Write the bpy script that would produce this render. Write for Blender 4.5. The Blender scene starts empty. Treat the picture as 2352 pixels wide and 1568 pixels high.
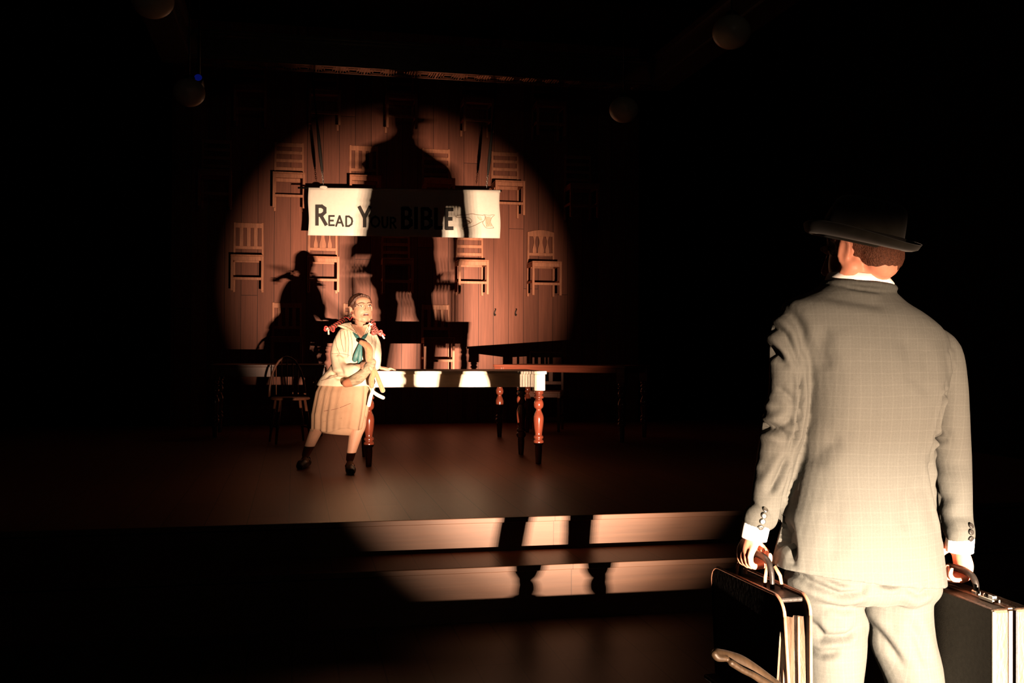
import bpy, bmesh, math, random
import numpy as np
from math import sin, cos, tan, pi, radians, sqrt, exp
from mathutils import Vector, Matrix, noise
from mathutils.bvhtree import BVHTree
SC = bpy.context.scene
COL = SC.collection
random.seed(7)
V = Vector
# ------------------------------------------------------------------ camera
F, YAW, PITCH, ROLL, HC = 2400.0, radians(11.8), radians(.45), radians(.24), 1.314
cf = V((sin(YAW)*cos(PITCH), cos(YAW)*cos(PITCH), sin(PITCH)))
r0 = V((cos(YAW), -sin(YAW), 0)); u0 = r0.cross(cf)
cr = cos(ROLL)*r0 + sin(ROLL)*u0; cu = -sin(ROLL)*r0 + cos(ROLL)*u0
CAMP = V((0, 0, HC))
cd = bpy.data.cameras.new('camera'); cam = bpy.data.objects.new('camera', cd); COL.objects.link(cam)
cd.sensor_width = 36; cd.lens = 36*F/2352; cd.clip_end = 100
cam.matrix_world = Matrix.Translation(CAMP) @ Matrix((cr, cu, -cf)).transposed().to_4x4()
SC.camera = cam
def ray(px, py): return cf + cr*((px-1176)/F) - cu*((py-784)/F)
def at(px, py, Y):
    v = ray(px, py); return CAMP + v*(Y/v.y)
def atz(px, py, Z):
    v = ray(px, py); return CAMP + v*((Z-HC)/v.z)
# ------------------------------------------------------------------ light
SC.view_settings.view_transform = 'Standard'; SC.view_settings.look = 'None'
SC.view_settings.gamma = 1; SC.view_settings.exposure = 0; SC.view_settings.use_curve_mapping = False
w = bpy.data.worlds.new('world'); SC.world = w; w.use_nodes = True
w.node_tree.nodes['Background'].inputs[0].default_value = (.45, .5, 1, 1)
w.node_tree.nodes['Background'].inputs[1].default_value = .0006
LP = V((1.52, -5.5, -.36))
def aim(sx, sz): return LP + V((sx, 1, sz))*18.65
def spot(name, dx, dz, target, half, blend, power, colour, radius):
    d = bpy.data.lights.new(name, 'SPOT'); d.spot_size = 2*radians(half); d.spot_blend = blend
    d.energy = power; d.color = colour; d.shadow_soft_size = radius
    o = bpy.data.objects.new(name, d); COL.objects.link(o)
    p = LP + V((dx, 0, dz)); o.location = p
    o.rotation_euler = (target-p).to_track_quat('-Z', 'Y').to_euler()
for dx in (-.06, -.03, 0, .03, .06):
    spot('follow_spot_cell', dx, 0, aim(-.010, .131), 7.0, 1.0, 6900, (1, .66, .44), .011)
    spot('follow_spot_cell', dx, 0, aim(-.006, .106), 4.7, 1.0, 9300, (1, .77, .57), .011)
fill_lt = bpy.data.lights.new('added_fill_lamp', 'POINT'); fill_lt.energy = 18; fill_lt.color = (1, .8, .6); fill_lt.shadow_soft_size = .25  # added faint fill, no real fixture: keeps the unlit top row of chairs readable
fill_ob = bpy.data.objects.new('added_fill_lamp', fill_lt); COL.objects.link(fill_ob); fill_ob.location = (1.5, -4, 4.4)
# ------------------------------------------------------------------ materials
def nodes(name):
    m = bpy.data.materials.new(name); m.use_nodes = True
    nt = m.node_tree; return m, nt, nt.nodes['Principled BSDF']
def N(nt, typ, **kw):
    n = nt.nodes.new(typ)
    for k, v in kw.items():
        if k.startswith('i_'): n.inputs[int(k[2:]) if k[2:].isdigit() else k[2:]].default_value = v
        else: setattr(n, k, v)
    return n
def mat(name, col, rough=.6, spec=.4, metal=0, var=0, vs=20, bump=0, bs=60, sss=0, sheen=0, stretch=(1, 1, 1), emit=0, coat=0):
    m, nt, b = nodes(name); L = nt.links.new
    b.inputs['Base Color'].default_value = (*col, 1); b.inputs['Roughness'].default_value = rough
    b.inputs['Specular IOR Level'].default_value = spec; b.inputs['Metallic'].default_value = metal
    if coat: b.inputs['Coat Weight'].default_value = coat; b.inputs['Coat Roughness'].default_value = .12
    if sss:
        b.inputs['Subsurface Weight'].default_value = sss; b.inputs['Subsurface Radius'].default_value = (.012, .004, .002)
        b.inputs['Subsurface Scale'].default_value = 1
    if sheen: b.inputs['Sheen Weight'].default_value = sheen
    if emit: b.inputs['Emission Color'].default_value = (*col, 1); b.inputs['Emission Strength'].default_value = emit
    if var or bump:
        tc = N(nt, 'ShaderNodeTexCoord'); mp = N(nt, 'ShaderNodeMapping'); mp.inputs['Scale'].default_value = stretch
        L(tc.outputs['Object'], mp.inputs[0])
    if var:
        n = N(nt, 'ShaderNodeTexNoise'); n.inputs['Scale'].default_value = vs; n.inputs['Detail'].default_value = 5
        L(mp.outputs[0], n.inputs['Vector'])
        mr = N(nt, 'ShaderNodeMapRange'); mr.inputs['From Min'].default_value = .3; mr.inputs['From Max'].default_value = .7
        mr.inputs['To Min'].default_value = 1-var; mr.inputs['To Max'].default_value = 1+var
        L(n.outputs['Fac'], mr.inputs[0])
        mx = N(nt, 'ShaderNodeVectorMath', operation='SCALE'); mx.inputs[0].default_value = col
        L(mr.outputs[0], mx.inputs['Scale']); L(mx.outputs[0], b.inputs['Base Color'])
    if bump:
        n2 = N(nt, 'ShaderNodeTexNoise'); n2.inputs['Scale'].default_value = bs; n2.inputs['Detail'].default_value = 3
        L(mp.outputs[0], n2.inputs['Vector'])
        bp = N(nt, 'ShaderNodeBump'); bp.inputs['Strength'].default_value = bump; bp.inputs['Distance'].default_value = .01
        L(n2.outputs['Fac'], bp.inputs['Height']); L(bp.outputs[0], b.inputs['Normal'])
    return m
def planks(name, col, across, along, width, length, rough, spec, var=.22, seam=.25, seamw=.018, rnd_rough=0, off=0.0):
    """boards laid side by side: `across` axis index, `along` axis index, with staggered butt joints"""
    m, nt, b = nodes(name); L = nt.links.new
    tc = N(nt, 'ShaderNodeTexCoord'); sp = N(nt, 'ShaderNodeSeparateXYZ'); L(tc.outputs['Object'], sp.inputs[0])
    def M(op, a, c=None):
        n = N(nt, 'ShaderNodeMath', operation=op)
        for i, x in enumerate((a, c)):
            if x is None: continue
            if isinstance(x, (int, float)): n.inputs[i].default_value = x
            else: L(x, n.inputs[i])
        return n.outputs[0]
    a = M('DIVIDE', M('ADD', sp.outputs[across], off+50*width), width); ia = M('FLOOR', a); fa = M('FRACT', a)
    wn = N(nt, 'ShaderNodeTexWhiteNoise', noise_dimensions='1D'); L(ia, wn.inputs['W'])
    l = M('ADD', M('DIVIDE', sp.outputs[along], length), M('MULTIPLY', wn.outputs['Value'], 7.3)); il = M('FLOOR', l); fl = M('FRACT', l)
    cx = N(nt, 'ShaderNodeCombineXYZ'); L(ia, cx.inputs[0]); L(il, cx.inputs[1])
    w2 = N(nt, 'ShaderNodeTexWhiteNoise', noise_dimensions='3D'); L(cx.outputs[0], w2.inputs['Vector'])
    sc = [0, 0, 0]; sc[across] = 38; sc[along] = 1.6
    third = 3-across-along; sc[third] = 38
    mp = N(nt, 'ShaderNodeMapping'); mp.inputs['Scale'].default_value = sc; L(tc.outputs['Object'], mp.inputs[0])
    ad = N(nt, 'ShaderNodeVectorMath', operation='ADD'); L(mp.outputs[0], ad.inputs[0])
    mv = N(nt, 'ShaderNodeVectorMath', operation='SCALE'); L(w2.outputs['Color'], mv.inputs[0]); mv.inputs['Scale'].default_value = 40
    L(mv.outputs[0], ad.inputs[1])
    gr = N(nt, 'ShaderNodeTexNoise'); gr.inputs['Scale'].default_value = 1; gr.inputs['Detail'].default_value = 6; gr.inputs['Roughness'].default_value = .65
    L(ad.outputs[0], gr.inputs['Vector'])
    g = M('ADD', M('MULTIPLY', M('SUBTRACT', gr.outputs['Fac'], .5), var*3.2), 1)
    pv = M('ADD', M('MULTIPLY', M('SUBTRACT', w2.outputs['Value'], .5), var*1.3), 1)
    e1 = M('MINIMUM', fa, M('SUBTRACT', 1, fa)); s1 = M('GREATER_THAN', e1, seamw)
    e2 = M('MINIMUM', fl, M('SUBTRACT', 1, fl)); s2 = M('GREATER_THAN', e2, seamw*width/length)
    s = M('ADD', M('MULTIPLY', M('MULTIPLY', s1, s2), 1-seam), seam)
    tot = M('MULTIPLY', M('MULTIPLY', g, pv), s)
    mx = N(nt, 'ShaderNodeVectorMath', operation='SCALE'); mx.inputs[0].default_value = col
    L(tot, mx.inputs['Scale']); L(mx.outputs[0], b.inputs['Base Color'])
    b.inputs['Roughness'].default_value = rough; b.inputs['Specular IOR Level'].default_value = spec
    bp = N(nt, 'ShaderNodeBump'); bp.inputs['Strength'].default_value = .25; bp.inputs['Distance'].default_value = .003
    L(tot, bp.inputs['Height']); L(bp.outputs[0], b.inputs['Normal'])
    return m
M_wall = planks('wall_boards', (.175, .058, .034), 0, 2, .196, 4.3, .55, .15, var=.34, off=.045)
M_floor = planks('stage_boards', (.20, .072, .036), 0, 1, .2185, 1.9, .42, .5, var=.16, seamw=.012, off=.02)
M_riser = planks('riser_boards', (.078, .037, .021), 2, 0, 1.0, 1.37, .5, .2, var=.24, seam=.5, seamw=.002, off=.3)
M_lowfloor = planks('house_boards', (.10, .06, .038), 0, 1, .2, 1.8, .45, .5, var=.15)
M_dark = mat('black_masking', (.010, .010, .012), .95, .05, var=.3, vs=3)
M_ceil = mat('dark_ceiling', (.012, .010, .009), .9, .1, var=.2, vs=3)
M_beam = mat('stained_beam', (.06, .035, .02), .4, .5, var=.3, vs=8, stretch=(.3, 2, 2))
M_tin = mat('painted_tin_coffers', (.95, .78, .6), .14, .5, metal=1, var=.2, vs=12)
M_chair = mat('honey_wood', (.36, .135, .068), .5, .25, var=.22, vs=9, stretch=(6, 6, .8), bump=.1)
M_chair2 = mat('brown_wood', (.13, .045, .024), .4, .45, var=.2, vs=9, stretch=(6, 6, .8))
M_apron = mat('pale_painted_wood', (.74, .60, .46), .45, .4, var=.06, vs=14, stretch=(.6, 4, 4))
M_leg = mat('red_varnished_wood', (.115, .024, .012), .16, .6, var=.2, vs=9, stretch=(4, 4, .8), coat=.6)
M_top2 = mat('red_brown_wood', (.17, .042, .022), .35, .5, var=.18, vs=8, stretch=(.6, 4, 4))
M_cloth = mat('banner_cotton', (.86, .80, .70), .9, .1, var=.03, vs=30, bump=.15, bs=160)
M_black = mat('black_paint', (.022, .017, .014), .6, .3)
M_ink = mat('brown_ink', (.30, .20, .13), .8, .1)
M_ink2 = mat('tan_ink', (.66, .52, .38), .8, .1)
M_iron = mat('black_iron', (.03, .03, .03), .4, .5, metal=.8)
M_steel = mat('worn_steel', (.62, .6, .56), .3, .5, metal=1)
M_opal = mat('opal_glass', (.62, .55, .42), .4, .5)
M_skin = mat('skin', (.60, .25, .16), .5, .35, sss=.15, var=.05, vs=40)
M_skinp = mat('fair_skin', (.50, .27, .18), .5, .35, sss=.1, var=.04, vs=40)
M_hairm = mat('short_dark_hair', (.10, .035, .018), .7, .3, var=.4, vs=220, bump=.6, bs=260)
M_hairg = mat('brown_hair', (.07, .028, .017), .45, .5, var=.35, vs=60, bump=.5, bs=200, stretch=(1, 1, .3))
M_felt = mat('black_felt', (.018, .016, .012), .95, .1, var=.2, vs=30, sheen=.2)
M_band = mat('hat_ribbon', (.012, .011, .010), .5, .3)
M_shirt = mat('white_shirt', (.85, .83, .80), .8, .2)
M_leather = mat('black_leather', (.010, .008, .007), .5, .3, var=.3, vs=40, bump=.12, bs=90)
M_tan = mat('worn_tan_leather', (.062, .040, .026), .5, .35, var=.3, vs=14, bump=.25, bs=60, stretch=(2, 2, .6))
M_pipe = mat('rubbed_leather_edge', (.26, .12, .075), .4, .5, var=.2, vs=60)
M_strip = mat('brushed_edge_strip', (.26, .21, .16), .4, .5, metal=.3)
M_grayface = mat('dark_grey_case_cloth', (.05, .045, .037), .8, .2, var=.15, vs=90, bump=.3, bs=300)
M_dress = mat('cream_linen', (.43, .27, .175), .85, .15, var=.04, vs=30)
M_blouse = mat('white_sailor_cotton', (.72, .58, .43), .85, .15, var=.03, vs=30)
M_trim = mat('brown_piping', (.22, .10, .07), .8, .1)
M_teal = mat('teal_silk', (.035, .13, .125), .5, .4, var=.25, vs=50, stretch=(3, 1, 1))
M_red = mat('red_ribbon', (.62, .07, .06), .5, .4)
M_white = mat('white_ribbon', (.85, .74, .64), .6, .3)
M_lip = mat('lips', (.62, .16, .11), .4, .4)
M_mouth = mat('mouth_dark', (.05, .01, .01), .8, .1)
M_eye = mat('eye_white', (.8, .74, .68), .3, .5)
M_iris = mat('iris_brown', (.08, .035, .02), .2, .5)
M_brow = mat('eyebrow_hair', (.13, .055, .035), .8, .1)
M_shoe = mat('dark_shoe_leather', (.025, .012, .010), .35, .5)
M_toy = mat('tan_plush', (.40, .19, .10), .9, .1, var=.15, vs=60, sheen=.3, bump=.4, bs=150)
M_toyg = mat('toy_green_check', (.27, .21, .14), .9, .1, var=.4, vs=26, stretch=(1, 1, 2.5))
M_toyo = mat('toy_orange_plush', (.36, .15, .085), .9, .1, var=.1, vs=60)
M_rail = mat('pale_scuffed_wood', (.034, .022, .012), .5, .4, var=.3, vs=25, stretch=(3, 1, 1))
M_blue = mat('blue_lamp', (.02, .05, 1), .5, .2, emit=.06)
M_hook = mat('iron_hook', (.02, .015, .012), .5, .4)
# suit cloth: grey with a faint pale windowpane check
def suit_mat():
    m, nt, b = nodes('grey_checked_suiting'); L = nt.links.new
    tc = N(nt, 'ShaderNodeTexCoord'); sp = N(nt, 'ShaderNodeSeparateXYZ')
    nz = N(nt, 'ShaderNodeTexNoise'); nz.inputs['Scale'].default_value = 7; L(tc.outputs['Object'], nz.inputs['Vector'])
    sb = N(nt, 'ShaderNodeVectorMath', operation='SCALE'); sb.inputs['Scale'].default_value = .012; L(nz.outputs['Color'], sb.inputs[0])
    ad = N(nt, 'ShaderNodeVectorMath', operation='ADD'); L(tc.outputs['Object'], ad.inputs[0]); L(sb.outputs[0], ad.inputs[1]); L(ad.outputs[0], sp.inputs[0])
    def M(op, a, c=None):
        n = N(nt, 'ShaderNodeMath', operation=op)
        for i, x in enumerate((a, c)):
            if x is None: continue
            if isinstance(x, (int, float)): n.inputs[i].default_value = x
            else: L(x, n.inputs[i])
        return n.outputs[0]
    def lines(o, per, wd):
        f = M('FRACT', M('DIVIDE', M('ADD', o, 10), per)); return M('LESS_THAN', M('ABSOLUTE', M('SUBTRACT', f, .5)), wd)
    a = M('ADD', lines(sp.outputs[0], .0265, .055), M('MULTIPLY', lines(sp.outputs[0], .0088, .16), .6))
    c = M('ADD', lines(sp.outputs[2], .029, .05), M('MULTIPLY', lines(sp.outputs[2], .0097, .14), .5))
    wv = N(nt, 'ShaderNodeTexNoise'); wv.inputs['Scale'].default_value = 420; L(tc.outputs['Object'], wv.inputs['Vector'])
    t = M('ADD', M('ADD', M('MULTIPLY', M('ADD', a, c), .06), .93), M('MULTIPLY', M('SUBTRACT', wv.outputs['Fac'], .5), .35))
    mx = N(nt, 'ShaderNodeVectorMath', operation='SCALE'); mx.inputs[0].default_value = (.047, .050, .046)
    L(t, mx.inputs['Scale']); L(mx.outputs[0], b.inputs['Base Color'])
    b.inputs['Roughness'].default_value = .85; b.inputs['Specular IOR Level'].default_value = .15
    n3 = N(nt, 'ShaderNodeTexNoise'); n3.inputs['Scale'].default_value = 16; n3.inputs['Detail'].default_value = 4; L(tc.outputs['Object'], n3.inputs['Vector'])
    bp = N(nt, 'ShaderNodeBump'); bp.inputs['Strength'].default_value = .25; bp.inputs['Distance'].default_value = .012
    L(n3.outputs['Fac'], bp.inputs['Height']); L(bp.outputs[0], b.inputs['Normal'])
    return m
M_suit = suit_mat()
# ------------------------------------------------------------------ mesh helpers
class MB:
    def __init__(s): s.v = []; s.f = []
    def add(s, vs, fs):
        k = len(s.v); s.v += [tuple(p) for p in vs]; s.f += [tuple(i+k for i in f) for f in fs]; return s
    def box(s, c, d, rz=0, R=None):
        hx, hy, hz = d[0]/2, d[1]/2, d[2]/2
        R = R or Matrix.Rotation(rz, 3, 'Z'); c = V(c)
        vs = [c + R @ V((x, y, z)) for x in (-hx, hx) for y in (-hy, hy) for z in (-hz, hz)]
        return s.add(vs, [(0, 1, 3, 2), (4, 6, 7, 5), (0, 4, 5, 1), (2, 3, 7, 6), (0, 2, 6, 4), (1, 5, 7, 3)])
    def bar(s, a, b, w, h, up=(0, 0, 1)):
        a, b = V(a), V(b); z = (b-a); l = z.length; z = z/l; x = z.cross(V(up))
        if x.length < 1e-4: x = V((1, 0, 0))
        x.normalize(); y = z.cross(x); return s.box((a+b)/2, (w, h, l), R=Matrix((x, y, z)).transposed())
    def loft(s, rings, cap=True, closed=True):
        n = len(rings[0]); vs = [p for r in rings for p in r]; fs = []
        for i in range(len(rings)-1):
            for j in range(n if closed else n-1):
                k = (j+1) % n; fs.append((i*n+j, i*n+k, (i+1)*n+k, (i+1)*n+j))
        if cap and closed:
            fs.append(tuple(range(n))[::-1]); fs.append(tuple((len(rings)-1)*n+j for j in range(n)))
        return s.add(vs, fs)
    def tube(s, pts, rad, n=12, flat=None, cap=True):
        """flat=(axis vector, factor): scales the section along that axis"""
        P = [V(p) for p in pts]; m = len(P)
        if not hasattr(rad, '__len__'): rad = [rad]*m
        rings = []; ref = None
        for i in range(m):
            t = (P[min(i+1, m-1)]-P[max(i-1, 0)]).normalized()
            if ref is None:
                ref = t.cross(V((0, 0, 1)))
                if ref.length < .1: ref = t.cross(V((0, 1, 0)))
            ref = (ref - t*ref.dot(t)).normalized(); b = t.cross(ref)
            ring = []
            for j in range(n):
                a = 2*pi*j/n; o = (ref*cos(a)+b*sin(a))*rad[i]
                if flat: ax = V(flat[0]).normalized(); o = o + ax*(o.dot(ax))*(flat[1]-1)
                ring.append(P[i]+o)
            rings.append(ring)
        return s.loft(rings, cap)
    def caps(s, pts, rad, n=14, flat=None, sub=4):
        """smooth organic limb with rounded ends"""
        P = [V(p) for p in pts]
        if not hasattr(rad, '__len__'): rad = [rad]*len(P)
        Q, R_ = smooth_path(P, rad, sub)
        d0 = (Q[0]-Q[1]).normalized(); d1 = (Q[-1]-Q[-2]).normalized()
        pre = [(Q[0]+d0*R_[0]*k, R_[0]*sqrt(max(0, 1-k*k))+.0004) for k in (.97, .8, .5)]
        post = [(Q[-1]+d1*R_[-1]*k, R_[-1]*sqrt(max(0, 1-k*k))+.0004) for k in (.5, .8, .97)]
        A = [p for p, _ in pre]+Q+[p for p, _ in post]; B = [r for _, r in pre]+R_+[r for _, r in post]
        return s.tube(A, B, n, flat)
    def ball(s, c, r, n=16, m=10, R=None):
        if not hasattr(r, '__len__'): r = (r, r, r)
        R = R or Matrix.Identity(3); c = V(c); vs = [c+R @ V((0, 0, r[2]))]
        for i in range(1, m):
            a = pi*i/m
            for j in range(n):
                b = 2*pi*j/n; vs.append(c+R @ V((r[0]*sin(a)*cos(b), r[1]*sin(a)*sin(b), r[2]*cos(a))))
        vs.append(c+R @ V((0, 0, -r[2]))); fs = [(0, 1+j, 1+(j+1) % n) for j in range(n)]
        for i in range(m-2):
            for j in range(n):
                a = 1+i*n+j; b = 1+i*n+(j+1) % n; fs.append((a, a+n, b+n, b))
        e = len(vs)-1; o = 1+(m-2)*n
        fs += [(e, o+(j+1) % n, o+j) for j in range(n)]
        return s.add(vs, fs)
    def lathe(s, prof, c=(0, 0, 0), n=24, axis=None):
        c = V(c); R = (V(axis).to_track_quat('Z', 'Y').to_matrix() if axis is not None else Matrix.Identity(3))
        return s.loft([[c + R @ V((r*cos(2*pi*j/n), r*sin(2*pi*j/n), z)) for j in range(n)] for r, z in prof])
    def prism(s, poly, ax_u, ax_v, o, th):
        """flat polygon (list of uv) extruded by vector th"""
        o, ax_u, ax_v, th = V(o), V(ax_u), V(ax_v), V(th); n = len(poly)
        vs = [o+ax_u*u+ax_v*v for u, v in poly]; vs += [p+th for p in vs]
        fs = [tuple(range(n)), tuple(range(2*n-1, n-1, -1))]+[(i, i+n, (i+1) % n+n, (i+1) % n) for i in range(n)]
        return s.add(vs, fs)
    def build(s, name, m, parent=None, smooth=False, bevel=0, solid=0, sub=0):
        me = bpy.data.meshes.new(name); me.from_pydata(s.v, [], s.f); me.update()
        bm = bmesh.new(); bm.from_mesh(me); bmesh.ops.recalc_face_normals(bm, faces=bm.faces); bm.to_mesh(me); bm.free()
        me.materials.append(m)
        if smooth:
            me.polygons.foreach_set('use_smooth', [True]*len(me.polygons))
        o = bpy.data.objects.new(name, me); COL.objects.link(o)
        if solid: md = o.modifiers.new('s', 'SOLIDIFY'); md.thickness = solid; md.offset = 0
        if bevel: md = o.modifiers.new('b', 'BEVEL'); md.width = bevel; md.segments = 2; md.limit_method = 'ANGLE'
        if sub: md = o.modifiers.new('u', 'SUBSURF'); md.levels = sub; md.render_levels = sub
        if parent: o.parent = parent
        return o
def smooth_path(P, R, sub=4):
    P = [V(p) for p in P]; m = len(P); Q = []; S = []
    for i in range(m-1):
        p0, p1, p2, p3 = P[max(i-1, 0)], P[i], P[i+1], P[min(i+2, m-1)]
        q0, q1, q2, q3 = R[max(i-1, 0)], R[i], R[i+1], R[min(i+2, m-1)]
        for k in range(sub):
            t = k/sub
            f = lambda a, b, c, d: .5*((2*b)+(c-a)*t+(2*a-5*b+4*c-d)*t*t+(3*b-a-3*c+d)*t**3)
            Q.append(f(p0, p1, p2, p3)); S.append(max(.0005, f(q0, q1, q2, q3)))
    Q.append(P[-1]); S.append(R[-1]); return Q, S
def fuse(mb, name, m, parent, voxel, smooth=6, disp=None):
    """melts overlapping closed volumes into ONE continuous skin, then shapes it"""
    me = bpy.data.meshes.new(name); me.from_pydata(mb.v, [], mb.f); me.update()
    bm = bmesh.new(); bm.from_mesh(me); bmesh.ops.recalc_face_normals(bm, faces=bm.faces); bm.to_mesh(me); bm.free()
    o = bpy.data.objects.new(name+'_raw', me); COL.objects.link(o)
    md = o.modifiers.new('r', 'REMESH'); md.mode = 'VOXEL'; md.voxel_size = voxel; md.adaptivity = 0
    if smooth: md = o.modifiers.new('s', 'SMOOTH'); md.factor = .5; md.iterations = smooth
    dg = bpy.context.evaluated_depsgraph_get(); dg.update()
    out = bpy.data.meshes.new_from_object(o.evaluated_get(dg))
    bpy.data.objects.remove(o)
    if disp:
        n = len(out.vertices); co = np.empty(n*3); out.vertices.foreach_get('co', co); co = co.reshape(-1, 3)
        no = np.empty(n*3); out.vertex_normals.foreach_get('vector', no); no = no.reshape(-1, 3)
        out.vertices.foreach_set('co', (co+disp(co, no)).ravel()); out.update()
    out.materials.clear(); out.materials.append(m)
    out.polygons.foreach_set('use_smooth', [True]*len(out.polygons))
    out.name = name
    ob = bpy.data.objects.new(name, out); COL.objects.link(ob)
    if parent: ob.parent = parent
    return ob
def tag(o, label, cat, group=None):
    o['label'] = label; o['category'] = cat
    if group: o['group'] = group
    return o
def struct(o): o['kind'] = 'structure'; return o
def thing(name, label, cat, loc=(0, 0, 0), rz=0, group=None):
    o = bpy.data.objects.new(name, None); COL.objects.link(o); o.location = loc; o.rotation_euler = (0, 0, rz)
    o.empty_display_size = .05
    return tag(o, label, cat, group)
def place(o, root):
    """part given in world coordinates, parented without moving it"""
    o.parent = root; o.matrix_parent_inverse = Matrix.Translation(root.location).inverted(); return o
# ------------------------------------------------------------------ the setting
SZ = .38; YS, YL, WY = 5.74, 5.35, 13.15
def bx(name, lo, hi, m, bevel=0):
    mb = MB(); mb.box([(a+b)/2 for a, b in zip(lo, hi)], [b-a for a, b in zip(lo, hi)]); return struct(mb.build(name, m, bevel=bevel))
FZ = -.10
bx('floor', (-3.2, 1.9, -.25), (6.2, YL+.05, FZ), M_lowfloor)
bx('floor_house', (-3.2, -9, -1.0), (6.2, 1.9, -.9), M_dark)
bx('stage_floor', (-3.2, YS-.02, .355), (6.2, WY+.05, SZ), M_floor, .004)
bx('stage_step_tread', (-3.2, YL-.02, .165), (6.2, YS+.02, .19), M_floor, .004)
bx('stage_riser', (-3.2, YS, .19), (6.2, YS+.02, .355), M_riser)
bx('step_riser', (-3.2, YL, FZ), (6.2, YL+.02, .165), M_riser)
bx('trim_1', (-3.2, YS-.035, .352), (6.2, YS-.02, SZ+.001), M_riser, .003)
bx('trim_2', (-3.2, YL-.035, .162), (6.2, YL-.02, .191), M_riser, .003)
bx('wall_back', (-1.45, WY, SZ), (4.45, WY+.1, 5.3), M_wall)
bx('wall_back_masking', (-3.2, WY+.1, 0), (6.2, WY+.2, 5.3), M_dark)
bx('wall_left', (-3.3, -9, -1), (-3.2, WY+.2, 5.3), M_dark)
bx('wall_right', (6.2, -9, -1), (6.3, WY+.2, 5.3), M_dark)
bx('ceiling', (-3.3, -9, 5.3), (6.3, WY+.2, 5.4), M_ceil)
# header beam with a coffered underside, side beams running toward the house
def beam(name, lo, hi, along, coffer=False):
    mb = MB(); mb.box([(a+b)/2 for a, b in zip(lo, hi)], [b-a for a, b in zip(lo, hi)])
    zc = lo[2]
    if along == 'x':
        for k, z in enumerate((zc+.03, hi[2]-.05, hi[2]-.02)): mb.box(((lo[0]+hi[0])/2, lo[1]-.008-.008*k, z), (hi[0]-lo[0], .016+.016*k, .022))
    else:
        for sx, X in ((-1, lo[0]), (1, hi[0])):
            for k, z in enumerate((zc+.03, hi[2]-.05, hi[2]-.02)): mb.box((X+sx*(.008+.008*k), (lo[1]+hi[1])/2, z), (.016+.016*k, hi[1]-lo[1], .022))
    if coffer:
        x = lo[0]; y0, y1 = lo[1], hi[1]
        for yy in (y0+.015, y1-.015): mb.box(((lo[0]+hi[0])/2, yy, zc-.006), (hi[0]-lo[0], .03, .012))
        while x < hi[0]:
            for dx_, w_ in ((0, .018), (.03, .008), (.235, .008)): mb.box((x+dx_, (y0+y1)/2, zc-.006), (w_, y1-y0-.05, .012))
            for (a, b_, c_, d_) in ((.055, .21, .055, .067), (.055, .21, y1-y0-.067, y1-y0-.055), (.085, .18, .085, .092), (.085, .18, y1-y0-.092, y1-y0-.085)):
                mb.box((x+(a+b_)/2, y0+(c_+d_)/2, zc-.005), (b_-a, d_-c_, .01))
            for a, c_ in ((.055, .055), (.205, .055), (.085, .085), (.175, .085)):
                mb.box((x+a+.004, (y0+y1)/2, zc-.005), (.008, y1-y0-2*c_, .01))
            x += .265
    return struct(mb.build(name, M_tin if coffer else M_beam))
beam('trim_3', (-1.1, 11.5, 4.40), (4.05, 11.80, 4.70), 'x', True)
beam('trim_4', (-1.4, 2.0, 4.40), (-1.1, 11.80, 4.70), 'y')
beam('trim_5', (4.05, 2.0, 4.40), (4.35, 11.80, 4.70), 'y')
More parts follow.
